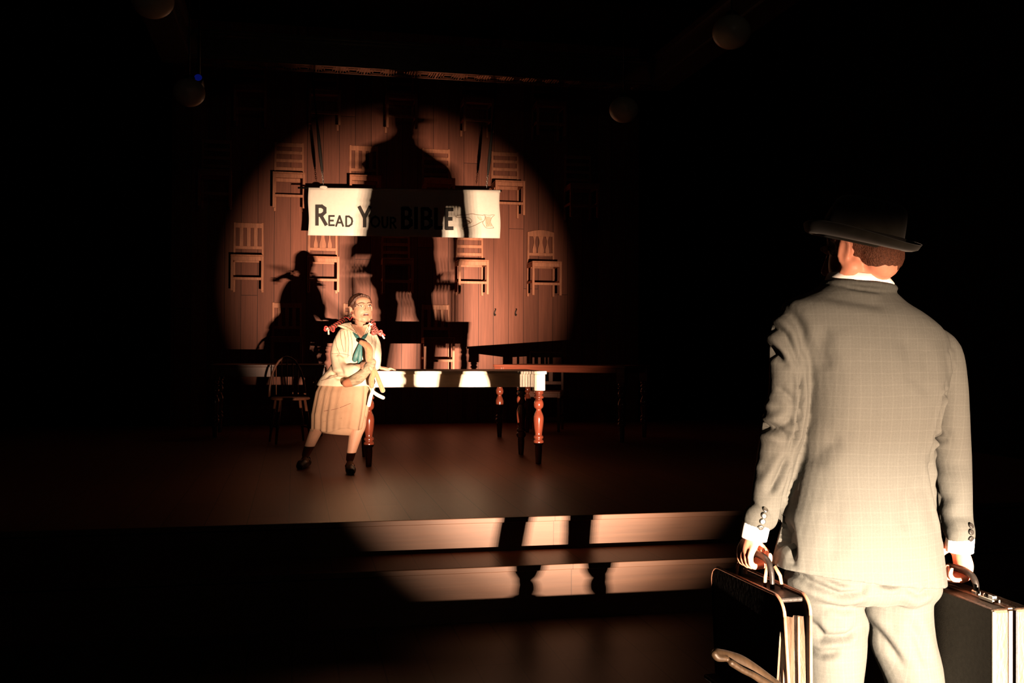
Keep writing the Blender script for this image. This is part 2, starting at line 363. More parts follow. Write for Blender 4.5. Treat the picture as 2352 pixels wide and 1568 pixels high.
# ------------------------------------------------------------------ chairs on the wall
def chair(kind, label, loc, rz=0, group=None, m=M_chair, sw=.36, sd=.38, hh=.85, sh=.43):
    """back against local y=0, front toward -y"""
    t = thing('wooden_chair', label, 'chair', loc, rz, group)
    x = sw/2; bv = .003
    for s in (-1, 1):
        mb = MB(); mb.bar((s*(x-.012), -.02, 0), (s*(x-.012), -.02, sh), .028, .03, (0, 1, 0)); mb.bar((s*(x-.012), -.02, sh), (s*(x-.016), -.018, hh-(.02 if kind == 'curved' else 0)), .026, .026, (0, 1, 0))
        mb.build('back_post', m, t, bevel=bv)
        MB().bar((s*(x-.004), -sd+.02, 0), (s*(x-.004), -sd+.02, sh-.018), .03, .03, (0, 1, 0)).build('leg', m, t, bevel=bv)
    mb = MB(); poly = [(-x-.012, -sd), (x+.012, -sd), (x, -.03), (-x, -.03)]
    mb.prism(poly, (1, 0, 0), (0, 1, 0), (0, 0, sh-.02), (0, 0, .02)); mb.build('seat', m, t, bevel=.005)
    mb = MB(); mb.box((0, -sd+.022, sh-.045), (sw-.03, .018, .05)); mb.box((0, -.02, sh-.045), (sw-.04, .018, .045))
    for s in (-1, 1): mb.box((s*(x-.006), -sd/2, sh-.045), (.018, sd-.05, .045))
    mb.build('apron', m, t, bevel=.002)
    MB().box((0, -sd+.022, .145), (sw-.03, .02, .032)).build('stretcher', m, t, bevel=.002)
    for s in (-1, 1): MB().box((s*(x-.006), -sd/2, .175), (.018, sd-.05, .028)).build('stretcher', m, t, bevel=.002)
    W = sw-.045
    if kind == 'ladder':
        for z, h in ((.525, .04), (.625, .04), (.725, .04), (hh-.03, .05)):
            MB().box((0, -.022, z), (W, .014, h)).build('back_slat', m, t, bevel=.004)
    else:
        MB().box((0, -.022, .545), (W, .016, .038)).build('lower_rail', m, t, bevel=.003)
        mb = MB()
        if kind == 'curved':
            n = 12; poly = [(-W/2-.02+(W+.04)*i/n, hh-.075) for i in range(n+1)]+[(W/2+.02-(W+.04)*i/n, hh-.02+.03*sin(pi*i/n)) for i in range(n+1)]
            mb.prism(poly, (1, 0, 0), (0, 0, 1), (0, -.032, 0), (0, .018, 0))
        else: mb.box((0, -.022, hh-.035), (W, .018, .06))
        mb.build('top_rail', m, t, bevel=.003)
        for sx in ((-.085, 0, .085) if kind != 'plain' else (-.05, .05)):
            if kind == 'curved' or kind == 'wavy':
                n = 14; z0, z1 = .56, hh-.07; f = lambda u: .016+.009*sin(2*pi*u+.6)
                if sx == 0: f = lambda u: .030+.010*sin(2*pi*u+.6)
                poly = [(sx+f(i/n), z0+(z1-z0)*i/n) for i in range(n+1)]+[(sx-f(i/n), z0+(z1-z0)*i/n) for i in range(n, -1, -1)]
                MB().prism(poly, (1, 0, 0), (0, 0, 1), (0, -.027, 0), (0, .011, 0)).build('back_slat', m, t)
            else: MB().box((sx, -.022, (.56+hh-.06)/2), (.045, .011, hh-.62)).build('back_slat', m, t, bevel=.002)
    return t
G = 'wooden chairs hung on the plank wall'
rows = [
 (4.02, [(575, 'ladder', 'dim wooden chair hung high on the wall, first from the left of the top row'),
         (742, 'ladder', 'dim wooden chair hung high on the wall, second from the left of the top row'),
         (915, 'ladder', 'wooden chair in the middle of the top row, its left leg edged in red light'),
         (1087, 'ladder', 'wooden chair hung high on the wall, second from the right of the top row'),
         (1250, 'ladder', 'barely lit wooden chair at the right end of the top row')]),
 (3.00, [(497, 'ladder', 'almost unlit wooden chair at the far left end of the second row'),
         (663, 'ladder', 'ladder-back wooden chair hung just left of the banner top, half red lit'),
         (834, 'splat', 'upright-slat wooden chair above the banner, cut by the shadow of the left shoulder'),
         (1000, 'ladder', 'ladder-back wooden chair above the banner, cut by the shadow of the right shoulder'),
         (1158, 'ladder', 'ladder-back wooden chair whose seat is overlapped by the right end of the banner'),
         (1325, 'ladder', 'almost unlit wooden chair at the far right end of the second row')]),
 (2.00, [(571, 'splat', 'upright-slat wooden chair at the left end of the row below the banner'),
         (741, 'wavy', 'bright wooden chair with wavy slats hung under the left end of the banner'),
         (908, 'ladder', 'wooden chair hung under the middle of the banner, lost in the big shadow'),
         (1077, 'ladder', 'bright ladder-back wooden chair hung under the right end of the banner'),
         (1241, 'curved', 'curved-top wooden chair with wavy slats, right end of the row below the banner')]),
 (1.03, [(660, 'splat', 'wooden chair low on the wall at the left, inside the shadow of the girl'),
         (822, 'ladder', 'wooden chair low on the wall, hidden behind the girl with braids'),
         (1001, 'splat', 'upright-slat wooden chair hung lowest on the wall behind the long table')])]
for z, lst in rows:
    for px, kind, lab in lst:
        p = at(px, 600, WY); chair(kind, lab, (p.x, WY-.002, z), 0, G)
for i, px in enumerate((1136, 1184)):
    p = at(px, 717, WY); mb = MB()
    pts = [p+V((.006, -.004, .045)), p+V((.012, -.02, .04)), p+V((0, -.03, .01)), p+V((-.006, -.03, -.02)), p+V((-.004, -.045, -.045)), p+V((.004, -.055, -.03))]
    mb.caps(pts, [.006]*6, 8)
    tag(mb.build('wall_hook', M_hook, smooth=True), ('left' if i == 0 else 'right')+' of two small empty iron hooks on the lit wall at the right', 'hook', 'empty chair hooks')
# ------------------------------------------------------------------ banner
BY = 12.2
def banner():
    b0, b1 = at(709, 432, BY), at(1148, 438, BY); c0, c1 = at(708, 540, BY), at(1149, 547, BY)
    root = thing('banner', 'white cloth banner reading READ YOUR BIBLE hanging before the wall of chairs', 'banner', ((b0+c1)/2))
    n, m = 60, 16; rings = []
    def surf(u, v):
        a = b0.lerp(b1, u); c = c0.lerp(c1, u); p = a.lerp(c, v)
        return p + V((.006*sin(7*v+3*u)*(1 if u > .5 else -1)*abs(2*u-1)**6, .012*sin(5*u+2.2*v)*v+.004*sin(23*u)*v+.006*sin(3*v), 0))
    for side in (0, 1): pass
    mb = MB(); th = V((0, .004, 0))
    g0 = [[surf(i/n, j/m) for i in range(n+1)] for j in range(m+1)]
    vs = [p for r in g0 for p in r]; k = len(vs); vs += [p+th for p in vs]; fs = []
    for j in range(m):
        for i in range(n):
            a = j*(n+1)+i; fs.append((a, a+1, a+n+2, a+n+1)); fs.append((a+k, a+k+n+1, a+k+n+2, a+k+1))
    for i in range(n): fs += [(i, i+k, i+k+1, i+1), (m*(n+1)+i, m*(n+1)+i+1, m*(n+1)+i+1+k, m*(n+1)+i+k)]
    for j in range(m): fs += [(j*(n+1), (j+1)*(n+1), (j+1)*(n+1)+k, j*(n+1)+k), (j*(n+1)+n, j*(n+1)+n+k, (j+1)*(n+1)+n+k, (j+1)*(n+1)+n)]
    mb.add(vs, fs); place(mb.build('cloth', M_cloth, smooth=True), root)
    # sleeve around the pole
    mb = MB(); mb.tube([b0+V((.0, .012, -.006)), b1+V((.006, .012, -.006))], .017, 12); place(mb.build('pole_sleeve', M_cloth, smooth=True), root)
    mb = MB(); mb.tube([at(684, 431, BY+.012), at(1152, 438, BY+.012)], .011, 10); place(mb.build('pole', M_iron, smooth=True), root)
    mb = MB(); p = at(743, 430, BY); mb.ball(p+V((0, -.005, .0)), (.045, .014, .018)); mb.ball(p+V((.01, -.008, -.012)), (.03, .012, .016)); place(mb.build('knotted_tie', M_cloth, smooth=True), root)
    X = (b1-b0).normalized()
    def letter(ch, x0, x1, yt, yb, bold, mbx):
        """one capital drawn as strokes in a unit box"""
        w_ = bold
        S = {'R': [[(0, 0), (0, 1)], [(0, 1), (.55, 1), (.9, .88), (.9, .66), (.55, .5), (0, .5)], [(.42, .5), (1, 0)]],
             'E': [[(1, 0), (0, 0), (0, 1), (1, 1)], [(0, .5), (.8, .5)]],
             'A': [[(0, 0), (.5, 1), (1, 0)], [(.2, .33), (.8, .33)]],
             'D': [[(0, 0), (0, 1), (.45, 1), (.9, .8), (1, .5), (.9, .2), (.45, 0), (0, 0)]],
             'Y': [[(0, 1), (.5, .45), (1, 1)], [(.5, .45), (.5, 0)]],
             'O': [[(.5, 1), (.85, .85), (1, .5), (.85, .15), (.5, 0), (.15, .15), (0, .5), (.15, .85), (.5, 1)]],
             'U': [[(0, 1), (0, .3), (.2, .04), (.5, 0), (.8, .04), (1, .3), (1, 1)]],
             'B': [[(0, 0), (0, 1), (.6, 1), (.9, .88), (.9, .64), (.6, .52), (0, .52)], [(.6, .52), (1, .36), (1, .14), (.6, 0), (0, 0)]],
             'I': [[(.5, 0), (.5, 1)]], 'L': [[(0, 1), (0, 0), (1, 0)]]}[ch]
        h = w_/2
        for st in S:
            P = []
            for u, v in st:
                px = x0+h+(x1-x0-2*h)*u; py = yb-h*.9-(yb-yt-1.8*h)*v; P.append((px, py))
            for k_ in range(len(P)-1):
                (ax, ay), (bx_, by_) = P[k_], P[k_+1]; dx, dy = bx_-ax, by_-ay; l = math.hypot(dx, dy); dx /= l; dy /= l
                e0 = h*.62 if k_ > 0 or len(P) > 6 and P[0] == P[-1] else h*.9
                e1 = h*.62 if k_ < len(P)-2 else h*.9
                ax -= dx*e0; ay -= dy*e0; bx_ += dx*e1; by_ += dy*e1
                q = [(ax-dy*h, ay+dx*h), (bx_-dy*h, by_+dx*h), (bx_+dy*h, by_-dx*h), (ax+dy*h, ay-dx*h)]
                mbx.add([], []); pt = []
                for (x_, y_) in q:
                    u = (x_-709)/440; v = (y_-(432+6*u))/(108.5); s_ = surf(u, max(0, min(1, v))); s2 = at(x_, y_, s_.y)
                    pt.append(s2)
                mbx.add([p_+V((0, -.005, 0)) for p_ in pt]+[p_+V((0, .001, 0)) for p_ in pt],
                        [(0, 1, 2, 3), (7, 6, 5, 4), (0, 4, 5, 1), (1, 5, 6, 2), (2, 6, 7, 3), (3, 7, 4, 0)])
    for word, L_ in (('lettering_read', [('R', 724, 752, 470, 518, 8), ('E', 754, 769, 494, 519, 4.2), ('A', 770, 790, 494, 520.5, 4.2), ('D', 793, 811, 495, 521, 4.2)]),
                     ('lettering_your', [('Y', 822, 853, 473, 522, 8), ('O', 850, 874, 495, 523, 4.4), ('U', 876, 892, 497, 524, 4.4), ('R', 895, 911, 498, 525, 4.4)]),
                     ('lettering_bible', [('B', 921, 948, 475, 526, 8.5), ('I', 950, 961, 475, 526, 8.5), ('B', 966, 994, 476, 527, 8.5), ('L', 997, 1017, 477, 527, 8.5), ('E', 1021, 1042, 477, 528, 8.5)])):
        mbx = MB()
        for a in L_: letter(*a, mbx)
        place(mbx.build('lettering', M_black), root)
    # the drawn pointing hand with its cuff
    def stroke(P, wd, mbx):
        Q, _ = smooth_path([V((x, y, 0)) for x, y in P], [1]*len(P), 4)
        pts = []
        for q in Q:
            u = (q.x-709)/440; v = (q.y-(432+6*u))/108.5; pts.append(at(q.x, q.y, surf(u, min(1, max(0, v))).y-.003))
        mbx.tube(pts, wd, 6, flat=((0, 1, 0), .35))
    mh = MB(); Z = lambda x, y: (640+x/4.055, 400+y/4.055)
    T = lambda L_: [Z(*p) for p in L_]
    for L_, wd in (([(1648, 388), (1690, 380), (1745, 378), (1800, 368), (1850, 378), (1905, 382)], .0035),
                   ([(1648, 388), (1660, 402), (1700, 403), (1740, 402)], .0035),
                   ([(1740, 402), (1728, 415), (1712, 432), (1718, 440), (1745, 440)], .003),
                   ([(1740, 402), (1765, 404), (1790, 418), (1798, 440), (1780, 458), (1760, 452)], .0035),
                   ([(1795, 448), (1765, 462), (1730, 478), (1712, 495), (1708, 508), (1720, 512), (1745, 500), (1790, 490), (1840, 470), (1880, 448), (1905, 440)], .0035),
                   ([(1905, 382), (1918, 378), (1924, 400), (1918, 425), (1905, 440), (1900, 455)], .0035),
                   ([(1918, 378), (1960, 382), (2010, 378), (1985, 405), (1975, 440), (1985, 470), (2005, 500)], .0025),
                   ([(1900, 455), (1915, 480), (1935, 500), (1970, 503), (2005, 500)], .003),
                   ([(1925, 395), (1940, 430), (1942, 465), (1935, 490)], .003), ([(1955, 392), (1948, 430), (1955, 480)], .0025),
                   ([(1970, 390), (1958, 420), (1965, 460), (1980, 490)], .002)):
        stroke(T(L_), wd, mh)
    place(mh.build('hand_drawing', M_ink), root)
    mh = MB()
    for k_ in range(6): stroke(T([(1742+k_*7, 418+k_*3), (1756+k_*6, 440+k_*3)]), .004, mh)
    place(mh.build('hand_shading', M_ink), root)
    mh = MB()
    for k_ in range(7): stroke(T([(1932+k_*8, 392+k_*2), (1928+k_*7, 430), (1936+k_*8, 492-k_)]), .0045, mh)
    for k_ in range(3): stroke(T([(1850+k_*14, 392), (1862+k_*12, 410), (1880+k_*8, 430)]), .004, mh)
    place(mh.build('cuff_shading', M_ink2), root)
    # hanging straps with a few chain links
    for (x0, y0, x1, y1, lab) in ((743, 427, 730, 300, 'left'), (1118, 434, 1130, 310, 'right')):
        a, b = at(x0, y0, BY), at(x1, y1, BY); d = (b-a); a = a+V((0, .012, .012)); top = a+d*((5.3-a.z)/d.z)
        st = thing('banner_strap', 'black strap and chain holding up the '+lab+' end of the white banner', 'strap', a, 0, 'straps above the banner')
        mb = MB(); dn = d.normalized(); q0 = a+dn*.14
        pts = [q0, q0+dn*.05, q0+dn*.2, q0+dn*.42, q0+dn*.60, top]; ws = [.006, .014, .021, .018, .010, .010]
        mb.tube(pts, ws, 8, flat=((0, 1, 0), .25)); place(mb.build('strap', M_black, smooth=True), st)
        for k_ in range(6):
            c = a+dn*(.019+.024*k_); e1 = dn; e2 = V((1, 0, 0)) if k_ % 2 else V((0, 1, 0))
            mb = MB(); ring = [c+e1*.017*cos(2*pi*j/12)+e2*.009*sin(2*pi*j/12) for j in range(13)]
            mb.tube(ring, .0028, 6); place(mb.build('chain_link', M_steel, smooth=True), st)
banner()
# ------------------------------------------------------------------ tables
LEG = [(.036, .60), (.040, .578), (.030, .566), (.040, .552), (.040, .538), (.028, .53), (.036, .512), (.041, .487), (.036, .462), (.022, .447), (.024, .432), (.034, .41), (.042, .38), (.041, .34), (.035, .285), (.029, .24), (.038, .228), (.040, .212), (.031, .202), (.040, .192), (.043, .175), (.036, .157), (.028, .15), (.030, .12), (.027, .06), (.023, 0)]
def table(label, corner, rz, ln, dp, mtop, mapron, mleg, h=.76, ah=.105):
    """corner = front left corner of the top; length along local +x, depth along local +y"""
    t = thing('farmhouse_table', label, 'table', corner, rz, 'tables standing on the stage')
    MB().box((ln/2, dp/2, h-.0125), (ln, dp, .025)).build('tabletop', mtop, t, bevel=.004)
    i = .055
    for nm, c, d in (('apron', (ln/2, i-.005, h-.025-ah/2), (ln-.14, .02, ah)), ('apron', (ln/2, dp-i+.005, h-.025-ah/2), (ln-.14, .02, ah)),
                     ('apron', (i-.005, dp/2, h-.025-ah/2), (.02, dp-.14, ah)), ('apron', (ln-i+.005, dp/2, h-.025-ah/2), (.02, dp-.14, ah))):
        MB().box(c, d).build(nm, mapron, t, bevel=.002)
    for x in (i, ln-i):
        for y in (i, dp-i):
            MB().box((x, y, (h-.025+.60)/2), (.09, .09, h-.025-.60)).build('leg_block', mapron, t, bevel=.006)
            mb = MB(); P, R_ = smooth_path([V((0, 0, z)) for r, z in LEG], [r for r, z in LEG], 3)
            mb.lathe([(r, p.z) for p, r in zip(P, R_)], (x, y, 0), 20); mb.build('leg', mleg, t, smooth=True)
    return t
a = radians(-1.5)
fr = V((1.97, 8.35, 0)); ex = V((cos(a), sin(a), 0)); ey = V((-sin(a), cos(a), 0))
LN = 1.49
c0 = fr - ex*(LN-.055) - ey*.055
table('long table with pale apron and red turned legs, the girl leans on its left corner', (c0.x, c0.y, SZ), a, LN, .87, M_apron, M_apron, M_leg)
table('red-brown table standing askew behind the right end of the long table', (2.09, 11.0, SZ), radians(-38), 1.5, .80, M_top2, M_top2, M_leg, h=.775, ah=.05)
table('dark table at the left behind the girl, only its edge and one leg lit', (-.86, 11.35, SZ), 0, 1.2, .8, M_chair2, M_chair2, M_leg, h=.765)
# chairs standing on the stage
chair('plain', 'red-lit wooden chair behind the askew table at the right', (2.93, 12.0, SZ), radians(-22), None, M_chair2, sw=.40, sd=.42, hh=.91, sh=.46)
def round_chair(label, loc, rz):
    t = thing('wooden_chair', label, 'chair', loc, rz); m = M_chair2
    MB().lathe([(.17, .425), (.19, .43), (.195, .44), (.185, .452), (.02, .455)], n=28).build('seat', m, t, smooth=True)
    for sx in (-1, 1):
        for sy in (-1, 1):
            MB().tube([(sx*.12, sy*.12, .43), (sx*.15, sy*.15, .2), (sx*.17, sy*.17, 0)], [.014, .017, .011], 10).build('leg', m, t, smooth=True)
    mb = MB()
    for s in (-1, 1): mb.tube([(s*.14, -.14, .16), (s*.14, .14, .16)], .009, 8)
    mb.build('stretcher', m, t, smooth=True)
    arc = [V((.18*cos(b_), .15+.03*sin(b_), .45+.40*sin(b_))) for b_ in [pi*k/14 for k in range(15)]]
    MB().tube(arc, .012, 8).build('back_hoop', m, t, smooth=True)
    for k in range(-2, 3):
        x = k*.055; zt = .45+.40*sqrt(max(0, 1-(x/.18)**2)); MB().tube([(x, .15, .45), (x, .175, zt)], .006, 6).build('spindle', m, t, smooth=True)
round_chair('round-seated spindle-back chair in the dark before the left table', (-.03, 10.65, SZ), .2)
# ------------------------------------------------------------------ hanging globes
for (X, Y, Z, lab) in ((-.86, 6.7, 3.45, 'brown-lit hanging globe cut by the top edge at the upper left'), (-.86, 9.0, 3.43, 'smaller hanging globe left of the top row of chairs'),
                       (2.93, 6.7, 3.50, 'large dim hanging globe at the upper right'), (2.90, 9.0, 3.48, 'smallest, faintest hanging globe right of the top row of chairs')):
    t = thing('pendant_lamp', lab, 'lamp', (X, Y, Z), 0, 'pendant globes hanging along the stage')
    mb = MB(); mb.lathe([(.13*sin(pi*k/16)+.001, -.115*cos(pi*k/16)) for k in range(17)], n=28); mb.build('globe', M_opal, t, smooth=True)
    MB().lathe([(.03, .10), (.05, .105), (.045, .13), (.012, .15)], n=16).build('fitter', M_iron, t, smooth=True)
    MB().tube([(0, 0, .14), (0, 0, 5.3-Z)], .006, 8).build('stem', M_iron, t, smooth=True)
p = at(455, 178, 9.6)
t = thing('stage_lantern', 'tiny stage lantern glowing dark blue at the upper left', 'lamp', p)
MB().lathe([(.035, 0), (.045, -.02), (.045, -.14), (.03, -.16)], n=16, axis=(0, -1, .35)).build('housing', M_iron, t, smooth=True)
MB().lathe([(.034, 0), (.030, .008), (.01, .010)], n=16, axis=(0, -1, .35)).build('lens', M_blue, t, smooth=True)
MB().tube([(0, .08, .03), (0, .08, 5.3-p.z)], .012, 8).build('hanging_arm', M_iron, t, smooth=True)
#@@PEOPLE
# ------------------------------------------------------------------ people helpers
def ringp(l, r, b, yc, n=28, e=2.5, Y=2.5):
    """a body ring through two silhouette points, half depth b around depth yc"""
    c = (l+r)/2; a = (r-l)/2; out = []
    for j in range(n):
        t = 2*pi*j/n; ct, st = cos(t), sin(t)
        x = math.copysign(abs(ct)**(2/e), ct); y = math.copysign(abs(st)**(2/e), st)
        out.append(c + a*x + V((0, y*b, 0)) + V((0, yc-c.y, 0)))
    return out
def dense(rings, sub=3):
    m = len(rings); out = []
    for i in range(m-1):
        a, b, c, d = rings[max(i-1, 0)], rings[i], rings[i+1], rings[min(i+2, m-1)]
        for k in range(sub):
            t = k/sub
            out.append([.5*((2*q)+(r_-p)*t+(2*p-5*q+4*r_-s)*t*t+(3*q-p-3*r_+s)*t**3) for p, q, r_, s in zip(a, b, c, d)])
    out.append(rings[-1]); return out
def creases(segs, plane_y, front=-1):
    """segs: (list of pixels, width m, amplitude m): folds worked into the cloth on the side facing -y"""
    S = []
    for px, w_, amp in segs:
        S.append(([at(x, y, plane_y) for x, y in px], w_, amp))
    def disp(co, no):
        out = np.zeros_like(co); m = no[:, 1]*front > -.15
        X = co[:, [0, 2]]
        for P, w_, amp in S:
            best = np.full(len(co), 9.); L_ = sum((P[i+1]-P[i]).length for i in range(len(P)-1)); run = 0; tt = np.zeros(len(co))
            for i in range(len(P)-1):
                a = np.array((P[i].x, P[i].z)); b = np.array((P[i+1].x, P[i+1].z)); d = b-a; l2 = d@d
                t = np.clip(((X-a)@d)/l2, 0, 1); q = a+t[:, None]*d; ds = np.hypot(*(X-q).T)
                u = ds < best; best[u] = ds[u]; tt[u] = (run+t[u]*sqrt(l2))/L_; run += sqrt(l2)
            env = np.clip(np.minimum(tt, 1-tt)*5, .15, 1)
            g = amp*np.exp(-(best/w_)**2)*env - (.45 if amp > -.03 else 0)*amp*np.exp(-((best-2.2*w_)/(1.2*w_))**2)*env
            out += no*(g*m)[:, None]
        return out
    return disp
def wobble(amp, sx, sy, sz, seed=0):
    def f(co, no):
        n = np.array([noise.noise((c[0]*sx+seed, c[1]*sy, c[2]*sz)) for c in co]); return no*(amp*n)[:, None]
    return f
def both(*fs):
    def f(co, no):
        o = 0
        for g in fs: o = o+g(co, no)
        return o
    return f
def grip(mb, hc, A, U, S, k=1.0, mirror=1):
    """closed hand: hc = centre of the held bar, A along the bar, U toward the wrist, S toward the back of the hand"""
    A, U, S = A.normalized(), U.normalized(), S.normalized()
    P = lambda a, s, u: hc+A*a*k*mirror+S*s*k+U*u*k
    mb.caps([P(0, .014, .098), P(0, .018, .080), P(.002, .022, .055), P(.002, .028, .03)], [.024*k, .031*k, .037*k, .034*k], 16, flat=(S, .48))
    for i, (a, ln) in enumerate(((.034, .97), (.012, 1.06), (-.010, 1.0), (-.031, .82))):
        r = (.0098, .0100, .0095, .0083)[i]*k
        mb.caps([P(a*.95, .026, .042), P(a, .034, .020), P(a, .034, .000), P(a, .024, -.019), P(a, .004, -.026*ln), P(a, -.016, -.022*ln), P(a, -.027, -.004), P(a, -.024, .014*ln)],
                [r*1.15, r*1.18, r*1.05, r*1.08, r, r*.95, r*.9, r*.8], 10, sub=3)
    mb.caps([P(.030, .010, .080), P(.046, .000, .055), P(.048, -.018, .034), P(.036, -.034, .018), P(.018, -.040, .010)], [.014*k, .0145*k, .0125*k, .0115*k, .010*k], 10)
# ------------------------------------------------------------------ the man with two cases
MY = 2.46
def W(x, y, dy=0.0): return at(x, y, MY+dy)
def man():
    root = thing('person', 'person in a grey checked suit and dark hat seen from behind, holding two cases', 'person', (1.44, 2.45, FZ))
    P = lambda o: place(o, root)
    hl, hr = HANDS['left'], HANDS['right']
    # ---- body: one continuous skin
    b = MB()
    hc = W(1978, 575, .02); fd = V((-.42, .90, -.18)).normalized(); rt = fd.cross(V((0, 0, 1))).normalized(); up = rt.cross(fd)
    R = Matrix((rt, fd, up)).transposed()
    h = lambda x, y, z: hc + R @ V((x, y, z))
    b.ball(h(0, -.012, .025), (.078, .096, .092), 24, 16, R); b.ball(h(0, .035, -.035), (.060, .060, .078), 20, 12, R)
    b.ball(h(0, .055, -.085), (.036, .034, .030), 16, 10, R); b.ball(h(0, -.055, -.03), (.058, .045, .06), 16, 10, R)
    for s in (-1, 1):
        b.ball(h(s*.034, .058, -.028), (.020, .018, .022), 12, 8, R); b.caps([h(s*.058, -.005, -.050), h(s*.046, .045, -.080)], [.028, .026], 10)
        b.caps([h(s*.014, .092, .022), h(s*.048, .080, .022)], [.010, .009], 8)
        # ear: lobed shell
        ear = [h(s*.078, .006, -.040), h(s*.084, .010, -.020), h(s*.092, -.006, .010), h(s*.093, -.018, .022), h(s*.088, -.026, .008), h(s*.082, -.016, -.018)]
        b.caps(ear+[ear[0]], [.0065]*7, 8); b.ball(h(s*.080, -.006, -.004), (.008, .016, .026), 10, 8, R)
    b.caps([h(0, .094, .012), h(0, .108, -.012), h(0, .116, -.028)], [.010, .012, .014], 10)
    b.caps([h(-.022, .092, -.058), h(0, .098, -.056), h(.022, .092, -.058)], [.007, .009, .007], 8); b.caps([h(-.018, .090, -.069), h(0, .096, -.069), h(.018, .090, -.069)], [.007, .009, .007], 8)
    nb = W(1985, 672, .03)
    b.caps([h(0, -.020, -.03), (h(0, -.02, -.03)+nb)/2+V((0, -.004, 0)), nb, nb-V((0, 0, .06))], [.058, .054, .053, .065], 20)
    b.loft(dense([ringp(W(1900, 690), W(2070, 705), .07, MY+.02), ringp(W(1830, 735), W(2150, 790), .085, MY+.02), ringp(W(1872, 860), W(2150, 880), .10, MY+.02), ringp(W(1870, 1000), W(2125, 1010), .09, MY+.02), ringp(W(1868, 1120), W(2122, 1120), .092, MY+.02), ringp(W(1850, 1250), W(2130, 1260), .10, MY+.01), ringp(W(1865, 1325), W(2110, 1330), .085, MY+.01)]))
    for (sh, el, mid, hd) in ((W(1840, 780, .02), W(1803, 970, .037), W(1771, 1110, .052), hl), (W(2148, 830, .02), W(2184, 1000, .037), W(2192, 1120, .032), hr)):
        wr = hd[0]+hd[2]*.105+hd[3]*.013
        b.caps([sh, (sh+el)/2, el, mid, wr], [.034, .034, .032, .029, .022], 16)
        grip(b, *hd[:4], k=hd[4], mirror=hd[5])
    for s, hip, kn, an in ((-1, W(1908, 1340, .01), KN[0], AN[0]), (1, W(2062, 1345, .01), KN[1], AN[1])):
        b.caps([hip, (hip+kn)/2, kn, (kn*.6+an*.4), an], [.066, .054, .046, .046, .036], 18)
        b.caps([an-V((0, .03, .03)), an+V((s*.01, .06, -.045)), an+V((s*.02, .14, -.06))], [.04, .038, .03], 12)
    P(fuse(b, 'body', M_skin, None, .0045, 5))
    # ---- hair under the hat, nape hairline
    hb = MB(); hb.ball(h(0, -.014, .030), (.082, .100, .090), 24, 16, R); hb.ball(h(0, -.058, -.022), (.066, .051, .058), 20, 12, R)
    for s in (-1, 1): hb.caps([h(s*.078, .012, .03), h(s*.078, .012, -.008)], [.012, .006], 8)
    def clip_hair(co, no): return no*0
    ho = fuse(hb, 'hair', M_hairm, None, .006, 3, wobble(.004, 60, 60, 60))
    P(ho)
    # ---- hat
    hr_ = MB(); HCn = V(W(1976, 551, .02)); tilt = Matrix.Rotation(radians(10), 3, V((0, 1, 0))) @ Matrix.Rotation(radians(11), 3, V((1, 0, 0)))
    hh_ = lambda x, y, z: HCn + tilt @ V((x, y, z))
    fa = math.atan2(fd.y, fd.x)
    crown = []
    for k, (z, rx) in enumerate(((-.012, .101), (.0, .102), (.02, .101), (.06, .097), (.088, .092), (.102, .083), (.108, .066), (.104, .04), (.096, .015))):
        ring = []
        for j in range(40):
            t = 2*pi*j/40; f = cos(t-fa); rr = rx*(1+.07*f*f)
            dz = -.020*max(0, f)**2*(z/.09) if z > 0 else 0
            pinch = 1-.10*exp(-((f-.75)/.18)**2)*max(0, z-.03)/.06
            ring.append(hh_(rr*pinch*cos(t), rr*pinch*sin(t), z+dz))
        crown.append(ring)
    hr_.loft(dense(crown, 3)); P(hr_.build('hat_crown', M_felt, smooth=True))
    br = MB(); top = []; n = 56
    prof = [(.098, .0), (.112, -.002), (.128, -.001), (.138, .004), (.144, .009), (.146, .012), (.144, .007), (.140, -.002), (.126, -.006), (.110, -.007), (.098, -.005)]
    for r_, z in prof:
        ring = []
        for j in range(n):
            t = 2*pi*j/n; f = cos(t-fa); s_ = sin(t-fa); u = (r_-.098)/.054
            ring.append(hh_(r_*(1+.045*f*f)*cos(t), r_*(1+.045*f*f)*sin(t), z-.012*u*max(0, f)**2+.020*u*u*s_*s_+.004*u*max(0, -f)))
        top.append(ring)
    br.loft(top, cap=False); P(br.build('hat_brim', M_felt, smooth=True))
    bd = MB(); bd.loft([[hh_(rr*(1+.07*cos(2*pi*j/40-fa)**2)*cos(2*pi*j/40), rr*(1+.07*cos(2*pi*j/40-fa)**2)*sin(2*pi*j/40), z) for j in range(40)] for rr, z in ((.1035, 0), (.1045, .012), (.1035, .026))], cap=False)
    P(bd.build('hat_band', M_band, smooth=True, solid=.001))
    # ---- shirt collar and cuffs
    cl = MB(); rings = []
    for (l, r_, dz) in ((W(1910, 656), W(2062, 672), 0), (W(1918, 636), W(2056, 652), 0), (W(1924, 624), W(2046, 641), 0)):
        rings.append(ringp(l, r_, .072, MY+.028, 36, 2.2))
    cl.loft(rings, cap=False); P(cl.build('shirt_collar', M_shirt, smooth=True, solid=.004))
    for hd, d in ((hl, V((0, 0, 1))), (hr, V((0, 0, 1)))):
        cfm = MB(); c = hd[0]; Uq = hd[2].normalized()
        a0 = c+Uq*.050+hd[3]*.016; a1 = c+Uq*.105+hd[3]*.013
        cfm.tube([a0, (a0+a1)/2, a1], [.033, .034, .034], 20, cap=False); P(cfm.build('shirt_cuff', M_shirt, smooth=True, solid=.003))
    # ---- jacket
    j = MB(); Y0 = MY
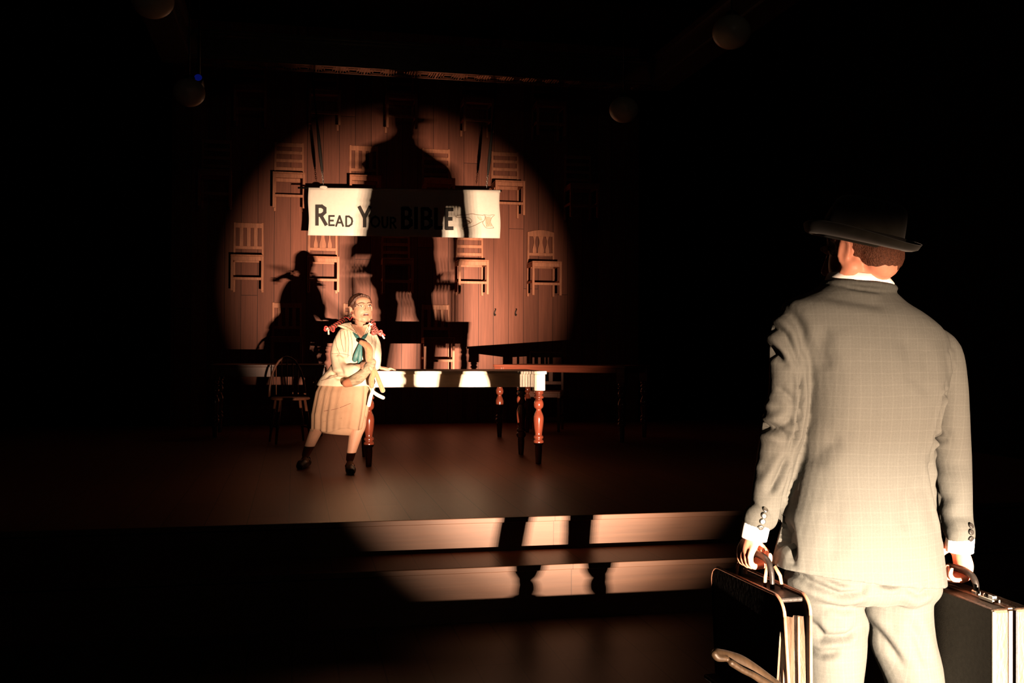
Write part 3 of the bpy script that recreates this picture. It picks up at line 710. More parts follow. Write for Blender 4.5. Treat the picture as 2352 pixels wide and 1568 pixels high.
    J = [((1915, 648), (2040, 658), .066, .030), ((1903, 655), (2056, 670), .074, .026), ((1878, 668), (2086, 700), .085, .022), ((1842, 681), (2130, 728), .098, .020), ((1812, 698), (2166, 764), .108, .016),
         ((1812, 745), (2176, 815), .118, .014), ((1838, 810), (2172, 870), .124, .012), ((1855, 880), (2160, 920), .127, .012), ((1857, 950), (2148, 975), .124, .014), ((1850, 1030), (2138, 1045), .117, .016),
         ((1838, 1100), (2136, 1110), .116, .016), ((1818, 1180), (2144, 1190), .120, .012), ((1799, 1250), (2156, 1265), .125, .010), ((1786, 1302), (2165, 1340), .128, .010)]
    j.loft(dense([ringp(W(*l), W(*r_), b_, MY+dy, 36, 2.4) for l, r_, b_, dy in J], 3))
    # collar roll
    cr_ = [ringp(W(1906, 660), W(2058, 674), .078, MY+.024, 30, 2.2), ringp(W(1902, 650), W(2062, 664), .086, MY+.022, 30, 2.2), ringp(W(1906, 642), W(2056, 656), .084, MY+.022, 30, 2.2)]
    j.loft(cr_)
    le = hl[0]+hl[2]*.125+hl[3]*.012; re = hr[0]+hr[2]*.125+hr[3]*.012
    j.caps([W(1850, 735, .015), W(1822, 760, .02), W(1815, 830, .02), W(1812, 900, .022), W(1803, 970, .035), W(1788, 1040, .05), W(1771, 1110, .05), W(1757, 1180, .055), hl[0]+hl[2]*.105+hl[3]*.013], [.05, .056, .053, .052, .056, .052, .046, .041, .038], 22)
    j.caps([W(2130, 785, .015), W(2163, 815, .02), W(2180, 880, .02), W(2184, 940, .022), W(2184, 1000, .035), W(2187, 1060, .05), W(2192, 1120, .03), W(2196, 1190, .02), hr[0]+hr[2]*.100+hr[3]*.013], [.05, .052, .046, .045, .048, .050, .046, .044, .040], 22)
    segs = [([(1860, 850), (1863, 930), (1856, 1000), (1846, 1045)], .005, -.018), ([(2166, 880), (2158, 930), (2146, 990), (2140, 1045)], .005, -.014),
            ([(1768, 712), (1792, 770), (1828, 836)], .008, -.020), ([(1753, 900), (1772, 925), (1803, 960)], .009, -.022), ([(1798, 720), (1830, 770), (1858, 850)], .008, -.009), ([(1835, 700), (1858, 760), (1866, 830)], .010, -.008),
            ([(1815, 890), (1838, 915), (1852, 930)], .008, -.006), ([(1745, 1075), (1770, 1072), (1790, 1060)], .009, -.010), ([(1850, 960), (1820, 985), (1795, 990)], .010, -.010), ([(1775, 960), (1800, 985), (1845, 1010)], .010, -.012),
            ([(1846, 1050), (1825, 1100), (1800, 1150)], .009, -.014), ([(1852, 1088), (1846, 1160), (1840, 1230), (1836, 1300)], .0055, -.045),
            ([(2142, 1000), (2175, 1012), (2218, 1000)], .008, -.014), ([(2150, 1035), (2185, 1028), (2225, 1015)], .008, -.009), ([(2150, 915), (2170, 905), (2190, 903)], .007, -.009), ([(2196, 800), (2200, 830), (2212, 860)], .008, -.012),
            ([(2136, 1050), (2152, 1120), (2168, 1170), (2190, 1236)], .010, -.014), ([(1955, 655), (1990, 662), (2040, 668)], .006, -.005), ([(1900, 676), (1970, 690), (2040, 705)], .012, -.004),
            ([(1900, 740), (1890, 800), (1905, 860)], .018, -.007), ([(2110, 780), (2120, 850), (2110, 920)], .020, -.007), ([(2060, 760), (2085, 830), (2080, 900)], .022, -.006), ([(1980, 790), (1990, 900), (1985, 1000)], .03, -.004),
            ([(1880, 1080), (1905, 1030), (1935, 1000)], .018, -.006), ([(2110, 1100), (2075, 1140), (2060, 1220)], .022, -.006), ([(1900, 1150), (1915, 1220), (1905, 1290)], .025, -.005), ([(1745, 1010), (1740, 1060), (1738, 1100)], .010, -.010),
            ([(2205, 1080), (2190, 1110), (2165, 1120)], .012, -.008), ([(2225, 1140), (2205, 1180), (2212, 1230)], .012, -.006)]
    jo = fuse(j, 'suit_jacket', M_suit, None, .0045, 4, both(creases(segs, MY-.08), wobble(.004, 9, 9, 5)))
    P(jo)
    bvh = BVHTree.FromObject(jo, bpy.context.evaluated_depsgraph_get())
    def on(px, py, dflt=MY-.1):
        r_ = bvh.ray_cast(CAMP, ray(px, py).normalized()); return (r_[0], r_[1]) if r_[0] else (at(px, py, dflt), V((0, -1, 0)))
    for (x, y) in ((1757, 1172), (1754, 1184), (1751, 1197), (1747, 1210), (2229, 1208), (2229, 1222), (2229, 1236)):
        p, nn = on(x, y); bt = MB().lathe([(.0055, .0), (.0075, .002), (.0075, .0045), (.0055, .006), (.001, .0045)], p, 16, axis=nn).build('button', M_steel if x < 2000 else M_band, smooth=True)
        place(bt, root); bt.parent = jo; bt.matrix_parent_inverse = jo.matrix_parent_inverse.inverted() if False else Matrix.Translation(root.location).inverted().inverted() @ Matrix.Identity(4)
        bt.matrix_parent_inverse = Matrix.Identity(4)
    # ---- trousers
    t = MB()
    t.loft(dense([ringp(W(1830, 1215), W(2140, 1220), .112, MY+.01, 32, 2.3), ringp(W(1822, 1290), W(2146, 1300), .118, MY+.005, 32, 2.3), ringp(W(1812, 1345), W(2150, 1350), .118, MY+.005, 32, 2.3), ringp(W(1830, 1375), W(2140, 1375), .10, MY+.01, 32, 2.3)], 3))
    for top, kn, an, x1, x2 in (((1900, 1330), KN[0], AN[0], (1908, 1400), (1917, 1480)), ((2062, 1335), KN[1], AN[1], (2062, 1400), (2076, 1480))):
        q = [W(*top, .008), W(*x1, .008), W(*x2, .01), kn, kn*.66+an*.34, kn*.33+an*.67, an+V((0, 0, -.005))]
        t.caps(q, [.088, .086, .081, .074, .072, .067, .064], 26)
    ts = [([(1832, 1306), (1870, 1342), (1920, 1362), (1965, 1352), (1975, 1330)], .009, -.012), ([(1890, 1322), (1930, 1336), (1972, 1340)], .007, -.007), ([(2000, 1332), (2030, 1336), (2055, 1330)], .007, -.012),
          ([(2000, 1395), (2030, 1440), (2060, 1490), (2090, 1540)], .008, -.009), ([(1876, 1430), (1905, 1470), (1950, 1462), (1975, 1440)], .009, -.012), ([(1870, 1505), (1905, 1512), (1940, 1495)], .009, -.008),
          ([(2060, 1340), (2100, 1360), (2135, 1340)], .010, -.009), ([(2085, 1420), (2120, 1480), (2140, 1540)], .014, -.008), ([(1900, 1390), (1940, 1400), (1970, 1390)], .010, -.007),
          ([(2060, 1330), (2062, 1400), (2070, 1480)], .02, -.004)]
    P(fuse(t, 'suit_trousers', M_suit, None, .005, 3, both(creases(ts, MY-.08), wobble(.006, 7, 7, 5, 5))))
    for i, s in ((0, -1), (1, 1)):
        a_ = AN[i]; sh = MB(); z0 = FZ+.004
        base = V((a_.x, a_.y, z0)); tx = V((s*.12, 1, 0)).normalized()
        sh.caps([base-tx*.055+V((0, 0, .045)), base+tx*.03+V((0, 0, .05)), base+tx*.12+V((0, 0, .035)), base+tx*.185+V((0, 0, .028))], [.040, .042, .038, .030], 18)
        so = fuse(sh, 'shoe', M_leather, None, .006, 3)
        co = so.data.vertices
        for v_ in co:
            if v_.co.z < z0: v_.co.z = z0
        P(so)
    return root
# hands: (bar centre, bar axis, wrist direction, back-of-hand direction, scale, mirror)
CL = {'z': .70}
axL = V((.016, -.38, 0)).normalized(); axR = V((-.0225, -1, 0)).normalized()
n1 = V((1.205, 2.31, .725)); n2 = V((1.70, 2.24, .69))
hLc = V((1.172, 2.515, .782)); hRc = V((1.700, 2.458, .738))
AN = [V((1.288, 2.43, FZ+.14)), V((1.57, 2.43, FZ+.14))]
KN = [W(1912, 1568, .0), W(2100, 1568, .0)]
sL = V((-axL.y, axL.x, 0)); sL = sL if sL.x < 0 else -sL
sR = V((-axR.y, axR.x, 0)); sR = sR if sR.x > 0 else -sR
HANDS = {'left': (hLc, axL, V((.10, -.12, 1)).normalized(), sL, .92, -1), 'right': (hRc, axR, V((.06, -.05, 1)).normalized(), sR, .92, -1)}
man()
# ---- soft black briefcase in the left hand
def briefcase():
    ln, th, ht = .40, .075, .31; zt = .725; A = axL; S = sL*-1   # S to the right
    c = V((hLc.x, hLc.y, zt))
    c = c + A*(((n1-c).dot(A))-ln/2)
    root = thing('briefcase', 'soft black leather briefcase with tan edges held in the left hand', 'briefcase', (c.x, c.y, zt-ht))
    P = lambda o: place(o, root)
    q = lambda a, s, z: c+A*a+S*s+V((0, 0, z))
    def plate(s, name, m, th_):
        poly = []; r = .045
        for (ca, cz, t0) in ((ln/2-r, -r, 0), (-ln/2+r, -r, 90)):
            for k in range(7): t = radians(t0+15*k); poly.append((ca+r*cos(t), cz+r*sin(t)))
        poly += [(-ln/2-.005, -ht), (ln/2+.005, -ht)]
        k0 = q(0, s, 0)
        o = MB().prism(poly, A, V((-S.x*.06, -S.y*.06, 1)) if s < 0 else V((S.x*-.0, 0, 1)), k0, S*th_).build(name, m, bevel=.003); P(o); return poly, k0, o
    for s, nm in ((-th/2, 'side_panel'), (th/2-.004, 'side_panel')):
        poly, k0, o = plate(s, nm, M_leather, .006)
        uv = V((-S.x*.06, -S.y*.06, 1)) if s < 0 else V((0, 0, 1))
        pts = [k0+A*u+uv*v+S*.003 for u, v in poly]; pts.append(pts[0])
        P(MB().tube(pts, .0042, 8).build('piping', M_pipe, smooth=True))
    P(MB().box(q(0, 0, -.012), (ln-.05, th-.012, .012), R=Matrix((A, S, V((0, 0, 1)))).transposed()).build('top_panel', M_leather, bevel=.004))
    for e in (1,):   # gusseted ends: three pleats of worn tan leather
        a = e*(ln/2-.018); prof = [(-th/2+.004, .0), (-.022, -.014), (-.006, .004), (.012, -.012), (th/2-.004, .002)]
        rings = []
        for z, wd in ((-.05, .8), (-.10, .95), (-.2, 1.1), (-ht, 1.25)):
            rings.append([q(a+e*d*1.2, s_*wd-(.006*(z/-.3)), z) for s_, d in prof])
        m = MB(); m.loft(rings, cap=False, closed=False); P(m.build('gusset', M_tan, smooth=False, solid=.004))
        for s_ in (-.022, .012):
            P(MB().tube([q(a+e*.004, s_*(1+.08*k), -.05-.062*k) for k in range(5)], .003, 6).build('gusset_seam', M_pipe, smooth=True))
    P(MB().box(q(0, -.008, -ht+.006), (ln, th+.025, .012), R=Matrix((A, S, V((0, 0, 1)))).transposed()).build('base', M_leather, bevel=.004))
    # rolled handle with two loose strap ends
    hd = [q(0, 0, 0)+A*(hLc-c).dot(A)+A*x+V((0, 0, z)) for x, z in ((-.085, -.006), (-.082, .03), (-.066, .055), (-.03, .065), (.03, .065), (.066, .055), (.082, .03), (.085, -.006))]
    P(MB().caps(hd, [.006, .0065, .008, .009, .009, .008, .0065, .006], 10).build('handle', M_leather, smooth=True))
    hx = (hLc-c).dot(A)
    for a_, s_, z0, z1 in ((.075, -.016, .052, -.02), (.092, .024, .050, -.005), (-.075, -.02, .045, -.01), (-.088, .016, .045, -.01)):
        m = MB(); m.tube([q(hx+a_*.9, s_*.3, z0), q(hx+a_*.97, s_*.8, (z0+z1)/2+.004), q(hx+a_, s_, z1)], [.0045, .005, .004], 8, flat=(A, .6)); P(m.build('handle_strap', M_pipe, smooth=True))
    P(MB().ball(q(ln/2-.05, -th/2-.006, -.255), (.014, .014, .014), 12, 8).build('clasp_knob', M_pipe, smooth=True))
    0 and P(MB().box(q(ln/2-.042, -th/2-.004, -.17), (.010, .004, .15), R=Matrix((A, S, V((0, 0, 1)))).transposed()).build('edge_strip', M_pipe, bevel=.001))
briefcase()
# ---- hard attache case in the right hand
def attache():
    ln, th, ht = .44, .115, .31; A = axR; S = sR; zt = hRc.z-.048
    c = V((hRc.x, hRc.y, zt)) + S*.018
    root = thing('attache_case', 'hard dark case with tan strapped end held in the right hand', 'case', (c.x, c.y, zt-ht))
    P = lambda o: place(o, root)
    Rm = Matrix((A, S, V((0, 0, 1)))).transposed(); q = lambda a, s, z: c+A*a+S*s+V((0, 0, z))
    for s in (-1, 1):
        P(MB().box(q(0, s*(th/2-.003), -ht/2), (ln-.004, .006, ht-.004), R=Rm).build('side_panel', M_grayface, bevel=.002))
        P(MB().box(q(0, s*(th/4+.001), -ht/2), (ln, th/2-.010, ht), R=Rm).build('case_shell', M_tan, bevel=.008))
        for e in (-1, 1):
            P(MB().bar(q(e*(ln/2+.0005), s*(th/2-.004), -.004), q(e*(ln/2+.0005), s*(th/2-.004), -ht+.004), .008, .005, A).build('edge_strip', M_strip, bevel=.001))
    for e in (-1, 1):
        P(MB().bar(q(e*(ln/2+.002), -.010, -.003), q(e*(ln/2+.002), -.010, -ht), .010, .006, A).build('frame_strip', M_strip, bevel=.001))
        P(MB().bar(q(e*(ln/2+.002), .006, -.003), q(e*(ln/2+.002), .006, -ht), .004, .006, A).build('frame_strip', M_leather, bevel=.001))
    P(MB().bar(q(-ln/2, -.008, .0015), q(ln/2, -.008, .0015), .012, .004, (0, 0, 1)).build('frame_strip', M_pipe, bevel=.001))
    P(MB().caps([q(x, 0, z) for x, z in ((-.075, .004), (-.072, .030), (-.05, .048), (0, .052), (.05, .048), (.072, .030), (.075, .004))], [.006, .008, .009, .009, .009, .008, .006], 12).build('handle', M_leather, smooth=True))
    for x in (-.075, .075):
        P(MB().box(q(x, 0, .006), (.022, .016, .014), R=Rm).build('handle_mount', M_steel, bevel=.003))
    for x in (-.14, .14):
        m = MB(); m.box(q(x, -.008, .006), (.055, .022, .008), R=Rm); m.box(q(x+.012, -.008, .013), (.018, .012, .010), R=Rm); m.ball(q(x-.018, -.008, .011), .006, 10, 6)
        P(m.build('latch', M_steel, bevel=.001))
attache()
# ---- scuffed wooden rail end at the lower edge of the view
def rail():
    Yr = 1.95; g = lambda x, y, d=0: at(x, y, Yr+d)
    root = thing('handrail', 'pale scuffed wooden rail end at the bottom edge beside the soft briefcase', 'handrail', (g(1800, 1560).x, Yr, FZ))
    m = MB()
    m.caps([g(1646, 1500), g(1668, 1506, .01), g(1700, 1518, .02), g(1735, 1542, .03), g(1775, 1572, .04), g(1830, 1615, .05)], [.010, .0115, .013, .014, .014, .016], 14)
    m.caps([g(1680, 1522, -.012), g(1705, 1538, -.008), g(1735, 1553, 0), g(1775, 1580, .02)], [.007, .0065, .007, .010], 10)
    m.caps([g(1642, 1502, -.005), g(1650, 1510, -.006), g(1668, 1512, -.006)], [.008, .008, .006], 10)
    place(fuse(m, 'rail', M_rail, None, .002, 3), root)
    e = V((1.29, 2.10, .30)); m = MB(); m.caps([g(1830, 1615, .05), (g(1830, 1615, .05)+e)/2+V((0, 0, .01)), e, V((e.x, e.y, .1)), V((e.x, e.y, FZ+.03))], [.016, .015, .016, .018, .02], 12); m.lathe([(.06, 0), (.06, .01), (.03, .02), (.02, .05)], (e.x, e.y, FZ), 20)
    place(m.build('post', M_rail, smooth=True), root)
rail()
# ------------------------------------------------------------------ the girl leaning on the long table
GY = 8.10
def G(x, y, dy=0.0): return at(x, y, GY+dy)
def flat_hand(mb, wrist, fwd, nrm, side, k=.9):
    """open hand laid flat: fwd toward the fingertips, nrm out of the back of the hand, side toward the thumb"""
    P = lambda f, s, n: wrist+fwd*f*k+side*s*k+nrm*n*k
    mb.caps([P(-.03, 0, .01), P(0, 0, .010), P(.035, .002, .006), P(.075, .002, .000)], [.024*k, .027*k, .036*k, .036*k], 14, flat=(nrm, .42))
    for i, (s, l, sp) in enumerate(((.030, .072, .012), (.011, .082, .003), (-.009, .076, -.006), (-.028, .060, -.016))):
        mb.caps([P(.068, s, .002), P(.068+l*.35, s+sp*.4, .012), P(.068+l*.7, s+sp*.8, .006), P(.068+l, s+sp, -.004)], [.0095*k, .009*k, .0085*k, .0075*k], 8, sub=3)
    mb.caps([P(.010, .022, .004), P(.035, .044, .002), P(.058, .058, -.004), P(.078, .064, -.006)], [.013*k, .012*k, .010*k, .008*k], 8, sub=3)
def girl():
    root = thing('person', 'person in a white sailor dress with red-ribboned braids leaning on the long table, grimacing', 'person', (G(800, 1087).x, 8.1, SZ))
    P = lambda o: place(o, root)
    hc = G(829, 708, -.03); fd = V((.36, -.92, .03)).normalized(); rt = V((0, 0, 1)).cross(fd).normalized()*-1
    rt = fd.cross(V((0, 0, 1))).normalized(); up = rt.cross(fd).normalized()
    rl = Matrix.Rotation(radians(3), 3, fd); rt, up = rl @ rt, rl @ up
    R = Matrix((rt*1.12, fd, up)).transposed(); h = lambda x, y, z: hc + R @ V((x, y, z))
    b = MB()
    b.ball(h(0, -.016, .022), (.072, .090, .086), 24, 16, R); b.ball(h(0, .030, -.030), (.063, .056, .075), 20, 14, R)
    b.ball(h(0, .050, -.088), (.028, .028, .024), 14, 10, R); b.ball(h(0, .040, .048), (.056, .046, .04), 16, 10, R)
    for s in (-1, 1):
        b.ball(h(s*.034, .056, -.022), (.019, .018, .022), 12, 8, R); b.caps([h(s*.056, -.005, -.050), h(s*.034, .045, -.088)], [.016, .015], 10)
        b.caps([h(s*.012, .084, .028), h(s*.030, .085, .031), h(s*.048, .070, .027)], [.007, .007, .006], 8)
        b.ball(h(s*.075, -.010, -.006), (.007, .017, .027), 12, 8, R @ Matrix.Rotation(s*.3, 3, 'Z'))
        b.caps([h(s*.080, .0, -.022), h(s*.083, .002, .004), h(s*.084, -.010, .018), h(s*.083, -.024, .010)], [.004]*4, 8)
    b.caps([h(0, .084, .026), h(0, .094, .006), h(0, .105, -.014)], [.0075, .0080, .0095], 10)
    for s in (-1, 1): b.ball(h(s*.010, .094, -.016), (.007, .008, .006), 8, 6, R)
    mr = [h(.028*cos(t), .083-.006*abs(cos(t)), -.052+.013*sin(t)-.008*cos(t)**2) for t in [2*pi*k/12 for k in range(13)]]
    b.caps(mr, [.0060]*13, 8)
    nb = G(827, 750, .01)
    b.caps([h(0, -.01, -.03), h(0, -.02, -.085), nb, nb-V((0, 0, .05))], [.046, .043, .046, .06], 18)
    b.loft(dense([ringp(G(800, 750), G(853, 750), .05, GY+.03), ringp(G(780, 764), G(862, 764), .07, GY+.03), ringp(G(778, 800), G(858, 800), .08, GY+.03), ringp(G(778, 840), G(852, 840), .08, GY+.03), ringp(G(760, 885), G(846, 885), .10, GY+.04), ringp(G(765, 915), G(842, 915), .10, GY+.04)]))
    # left arm resting on the table, right arm across the front
    tz = SZ+.76
    lh = V((G(872, 840, .30).x, 8.42, tz+.018)); fw = V((.96, .02, -.10)).normalized()
    b.caps([G(852, 770, .03), G(862, 805, .12), (G(862, 805, .12)+lh)/2+V((0, 0, .02)), lh+V((-.012, 0, .02))], [.038, .034, .028, .021], 14)
    flat_hand(b, lh, fw, V((0, 0, 1)), V((0, -1, 0)), .92)
    rh = G(838, 842, -.20); el = G(776, 846, -.04)
    b.caps([G(788, 772, .03), (G(788, 772, .03)+el)/2, el, (el+rh)/2, rh], [.038, .036, .032, .027, .021], 14)
    A_ = (G(850, 838, -.2)-G(800, 882, -.2)).normalized(); U_ = (el-rh).normalized(); S_ = A_.cross(U_).normalized()
    if S_.y > 0: S_ = -S_
    U_ = S_.cross(A_).normalized(); U_ = U_ if U_.dot(el-rh) > 0 else -U_
    hold = rh-U_*.05
    grip(b, hold, A_, U_, S_, .85, 1)
    for hip, kn, an, ft, rr in ((G(812, 895, .03), G(824, 965, -.05), V((G(804, 1050, -.14).x, 7.98, SZ+.105)), V((.02, -1, 0)), [.075, .060, .052, .030]),
                            (G(770, 895, .05), G(738, 960, .06), V((G(702, 1046, .30).x, 8.40, SZ+.10)), V((-.35, -1, 0)), [.075, .058, .048, .030])):
        b.caps([hip, kn, kn.lerp(an, .35), kn.lerp(an, .7), an], [rr[0], rr[1], rr[2], .040, rr[3]], 16)
        f = ft.normalized()
        b.caps([an-f*.02-V((0, 0, .05)), an+f*.03-V((0, 0, .045)), an+f*.10-V((0, 0, .075))], [.03, .032, .024], 12)
    body = P(fuse(b, 'body', M_skinp, None, .0036, 6))
    for s in (-1, 1):
        P(MB().ball(h(s*.031, .0790, .012), (.0110, .0075, .0056), 14, 10, R).build('eye', M_eye, smooth=True))
        P(MB().ball(h(s*.031+.002, .0850, .012), (.0050, .003, .0052), 10, 8, R).build('iris', M_iris, smooth=True))
        P(MB().caps([h(s*.011, .0915, .033), h(s*.026, .0905, .037), h(s*.038, .0825, .0365), h(s*.046, .076, .033)], [.0024, .0028, .0024, .0014], 8).build('eyebrow', M_brow, smooth=True))
    P(MB().ball(h(0, .0845, -.055), (.020, .0045, .008), 16, 8, R).build('open_mouth', M_mouth, smooth=True))
    lr = [h(.0255*cos(t), .0895-.008*abs(cos(t)), -.051+.0085*sin(t)-.010*cos(t)**2) for t in [2*pi*k/14 for k in range(15)]]
    P(MB().caps(lr, [.0030]*15, 8).build('lips', M_lip, smooth=True))
    P(MB().box(h(0, .0878, -.0475), (.022, .003, .004), R=R).build('teeth', M_eye, bevel=.001))
    # hair: centre parting, pulled back into two braids
    hb = MB(); hb.ball(h(0, -.022, .031), (.0775, .095, .0875), 24, 16, R)
    for s in (-1, 1):
        hb.caps([h(s*.008, .048, .100), h(s*.044, .040, .082), h(s*.068, .016, .045), h(s*.073, -.018, .010), h(s*.066, -.045, -.045)], [.008, .009, .009, .012, .018], 10)
    P(fuse(hb, 'hair', M_hairg, None, .004, 5, wobble(.003, 70, 70, 25)))
    for path, nm in (([h(-.066, -.03, -.045), G(793, 733, -.02), G(779, 742, -.06), G(767, 749, -.09), G(757, 755, -.09)], 0), ([h(.066, -.03, -.045), G(852, 738, -.04), G(858, 749, -.09), G(863, 757, -.11), G(866, 764, -.11)], 1)):
        Q, _ = smooth_path(path, [1]*len(path), 5); m = MB(); rb = MB()
        for i, q in enumerate(Q):
            t = (Q[min(i+1, len(Q)-1)]-Q[max(i-1, 0)]).normalized(); sd = t.cross(V((0, 1, 0))).normalized()
            Rm = Matrix((sd, t.cross(sd), t)).transposed()
            m.ball(q+sd*(.008 if i % 2 else -.008), (.012, .012, .014), 10, 8, Rm @ Matrix.Rotation(.5 if i % 2 else -.5, 3, 'Y'))
        br = P(m.build('braid', M_hairg, smooth=True))
        hel = []
        for i in range(len(Q)*4-4):
            q = Q[i//4].lerp(Q[i//4+1], (i % 4)/4); t = (Q[i//4+1]-Q[i//4]).normalized(); sd = t.cross(V((0, 1, 0))).normalized(); u2 = t.cross(sd)
            hel.append(q+(sd*cos(i*.8)+u2*sin(i*.8))*.0165)
        rb.tube(hel, .0032, 6); o = rb.build('ribbon_winding', M_red, smooth=True); P(o)
        e = Q[-1]; bw = MB(); s = -1 if nm == 0 else 1
        for dx, dz in ((-.028, .014), (.028, .014), (-.030, -.012), (.026, -.016)):
            bw.caps([e, e+V((dx, -.012, dz*1.3)), e+V((dx*1.3, -.004, dz*.2)), e+V((dx*.3, -.008, -.003))], [.004, .006, .006, .004], 8, flat=((0, 1, 0), .6))
        P(bw.build('ribbon_bow', M_red, smooth=True))
        for (tx, ty, mm) in (((750, 757, M_white), (755, 768, M_white)) if nm == 0 else ((884, 770, M_red), (883, 777, M_white))):
            te = G(tx, ty, -.10); tl = MB(); tl.tube([e, e.lerp(te, .5)+V((.006*s, -.01, .008)), te], [.005, .0065, .0075], 8, flat=((0, 1, 0), .35)); P(tl.build('ribbon_tail', mm, smooth=True))
    # blouse with long full sleeves
    j = MB(); J = [((803, 747), (850, 747), .052, .03), ((788, 754), (860, 753), .066, .03), ((776, 762), (866, 762), .082, .028), ((770, 785), (866, 782), .098, .022), ((768, 812), (862, 810), .104, .02), ((762, 836), (858, 834), .108, .02), ((748, 854), (855, 852), .120, .02), ((735, 868), (853, 867), .142, .02), ((728, 880), (851, 879), .156, .02), ((729, 886), (850, 885), .157, .02)]
    j.loft(dense([ringp(G(*l), G(*r_), b_, GY+dy, 32, 2.3) for l, r_, b_, dy in J], 3))
    j.caps([G(790, 768, .02), G(780, 795, .0), G(777, 822, -.03), G(782, 845, -.08), G(798, 854, -.14), G(813, 852, -.18)], [.050, .056, .056, .056, .056, .052], 18)
    j.caps([G(852, 770, .02), G(860, 790, .06), G(863, 812, .13), G(862, 830, .22), G(863, 839, .27)], [.046, .046, .046, .045, .040], 18)
    segs = [([(770, 800), (776, 830), (790, 866)], .012, -.008), ([(768, 812), (780, 812), (800, 822)], .010, -.008), ([(756, 850), (775, 868), (800, 868)], .012, -.010), ([(790, 765), (794, 800), (792, 815)], .012, -.005), ([(846, 790), (851, 820), (849, 850)], .010, -.008), ([(745, 868), (765, 858), (785, 852)], .010, -.008)]
    blouse = P(fuse(j, 'blouse', M_blouse, None, .0055, 3, both(creases(segs, GY-.1), wobble(.005, 12, 12, 9))))
    dg = bpy.context.evaluated_depsgraph_get(); bv = BVHTree.FromObject(blouse, dg)
    def on(px, py, off=.0, bvh=bv):
        d_ = ray(px, py).normalized(); r_ = bvh.ray_cast(CAMP, d_); return (r_[0] if r_[0] else at(px, py, GY-.08)) - d_*off
    def strip(pts, rad, name, m, off=0., bvh=bv):
        Q, _ = smooth_path([V((x, y, 0)) for x, y in pts], [1]*len(pts), 5)
        return P(MB().tube([on(q.x, q.y, off, bvh) for q in Q], rad, 6).build(name, m, smooth=True))
    def patch(quad, name, m, off, nu=10, nv=10, th=.004, bvh=bv):
        (a, b_, c, d_) = [V((x, y, 0)) for x, y in quad]; mb = MB(); g = []
        for i in range(nv+1):
            l, r_ = a.lerp(d_, i/nv), b_.lerp(c, i/nv); g.append([on(*(l.lerp(r_, k/nu))[:2], off, bvh) for k in range(nu+1)])
        mb.loft(g, cap=False, closed=False); return P(mb.build(name, m, smooth=True, solid=th))
    patch([(806, 744), (829, 748), (829, 779), (828, 778)], 'chest', M_skinp, .004); patch([(829, 748), (851, 744), (830, 778), (829, 779)], 'chest', M_skinp, .004)
    # sailor collar
    patch([(790, 742), (806, 740), (828, 777), (822, 768)], 'sailor_collar', M_blouse, .010); patch([(774, 748), (792, 742), (823, 770), (815, 764)], 'sailor_collar', M_blouse, .011)
    patch([(848, 740), (862, 748), (846, 768), (831, 778)], 'sailor_collar', M_blouse, .010)
    for pts in ([(775, 745), (795, 750), (818, 764)], [(806, 744), (818, 762), (828, 778)], [(849, 744), (841, 764), (831, 778)], [(843, 766), (848, 758)]): strip(pts, .0022, 'collar_piping', M_trim, .014)
    for pts in ([(789, 752), (793, 780), (793, 808)], [(797, 756), (801, 785), (799, 820)], [(805, 762), (809, 790), (808, 818)], [(783, 752), (783, 778), (790, 808)], [(770, 775), (773, 795), (780, 812)], [(853, 770), (855, 785), (853, 790)], [(859, 768), (860, 780)]): strip(pts, .0016, 'stripe', M_trim, .001)
    strip([(762, 812), (785, 812), (803, 816)], .0015, 'stripe', M_trim, .001); strip([(738, 874), (758, 868), (776, 864)], .0016, 'stripe', M_trim, .001)
    for w_, a_ in (((811, 763), (827, 781)), ((845, 765), (831, 780))):
        A1 = on(*w_, .014); B1 = on(*a_, .020); P(MB().caps([A1, A1.lerp(B1, .5), B1], [.003, .013, .010], 10, flat=((0, 1, 0), .4)).build('neckerchief', M_teal, smooth=True))
    kn = on(829, 782, .024); P(MB().ball(kn, (.013, .012, .013), 12, 8).build('neckerchief_knot', M_trim, smooth=True))
    for tx, ty, w2 in ((815, 826, .020), (826, 834, .017)):
        e = on(tx, ty, .030); P(MB().caps([kn, kn.lerp(e, .3)+V((0, -.012, 0)), kn.lerp(e, .75)+V((0, -.012, 0)), e], [.006, .012, w2, w2*.9], 12, flat=((0, 1, 0), .35)).build('neckerchief_tail', M_teal, smooth=True))
    P(MB().ball(on(806, 829, .003), (.008, .006, .008), 10, 6).build('button', M_white, smooth=True))
    # skirt: pleated, open at the hem
    sk = MB(); K = [((742, 866), (848, 865), .110, .03), ((735, 878), (847, 876), .134, .02), ((724, 900), (848, 895), .160, .01), ((719, 925), (846, 922), .170, .00), ((714, 952), (841, 950), .186, -.02), ((714, 986), (834, 980), .196, -.03)]
    rr = []
    for k_, (l, r_, b_, dy) in enumerate(dense_keys(K, 5)):
        ring = ringp(l, r_, b_, GY+dy, 120, 2.1); c = (l+r_)/2; u = k_/25
        out = []
        for i, p in enumerate(ring):
            o = p-V((c.x, GY+dy, p.z)); t = 2*pi*i/120
            out.append(p+o*((.012+.03*u)*sin(t*19+1.5*sin(t*3))*(u > 0)+.035*u*sin(t*7+1))+V((0, 0, .012*u*sin(t*5+2))))
        rr.append(out)
    sk.loft(rr, cap=False); so = P(sk.build('pleated_skirt', M_dress, smooth=True, solid=.004))
    bs = BVHTree.FromObject(so, bpy.context.evaluated_depsgraph_get())
    for pts in ([(752, 884), (742, 910), (732, 935)], [(762, 884), (752, 915), (745, 940)], [(786, 886), (780, 910), (774, 930)], [(744, 944), (775, 938), (805, 926)], [(742, 968), (765, 964), (785, 960)]): strip(pts, .0018, 'pleat_seam', M_trim if pts[0][0] == 744 else M_dress, .0, bs)
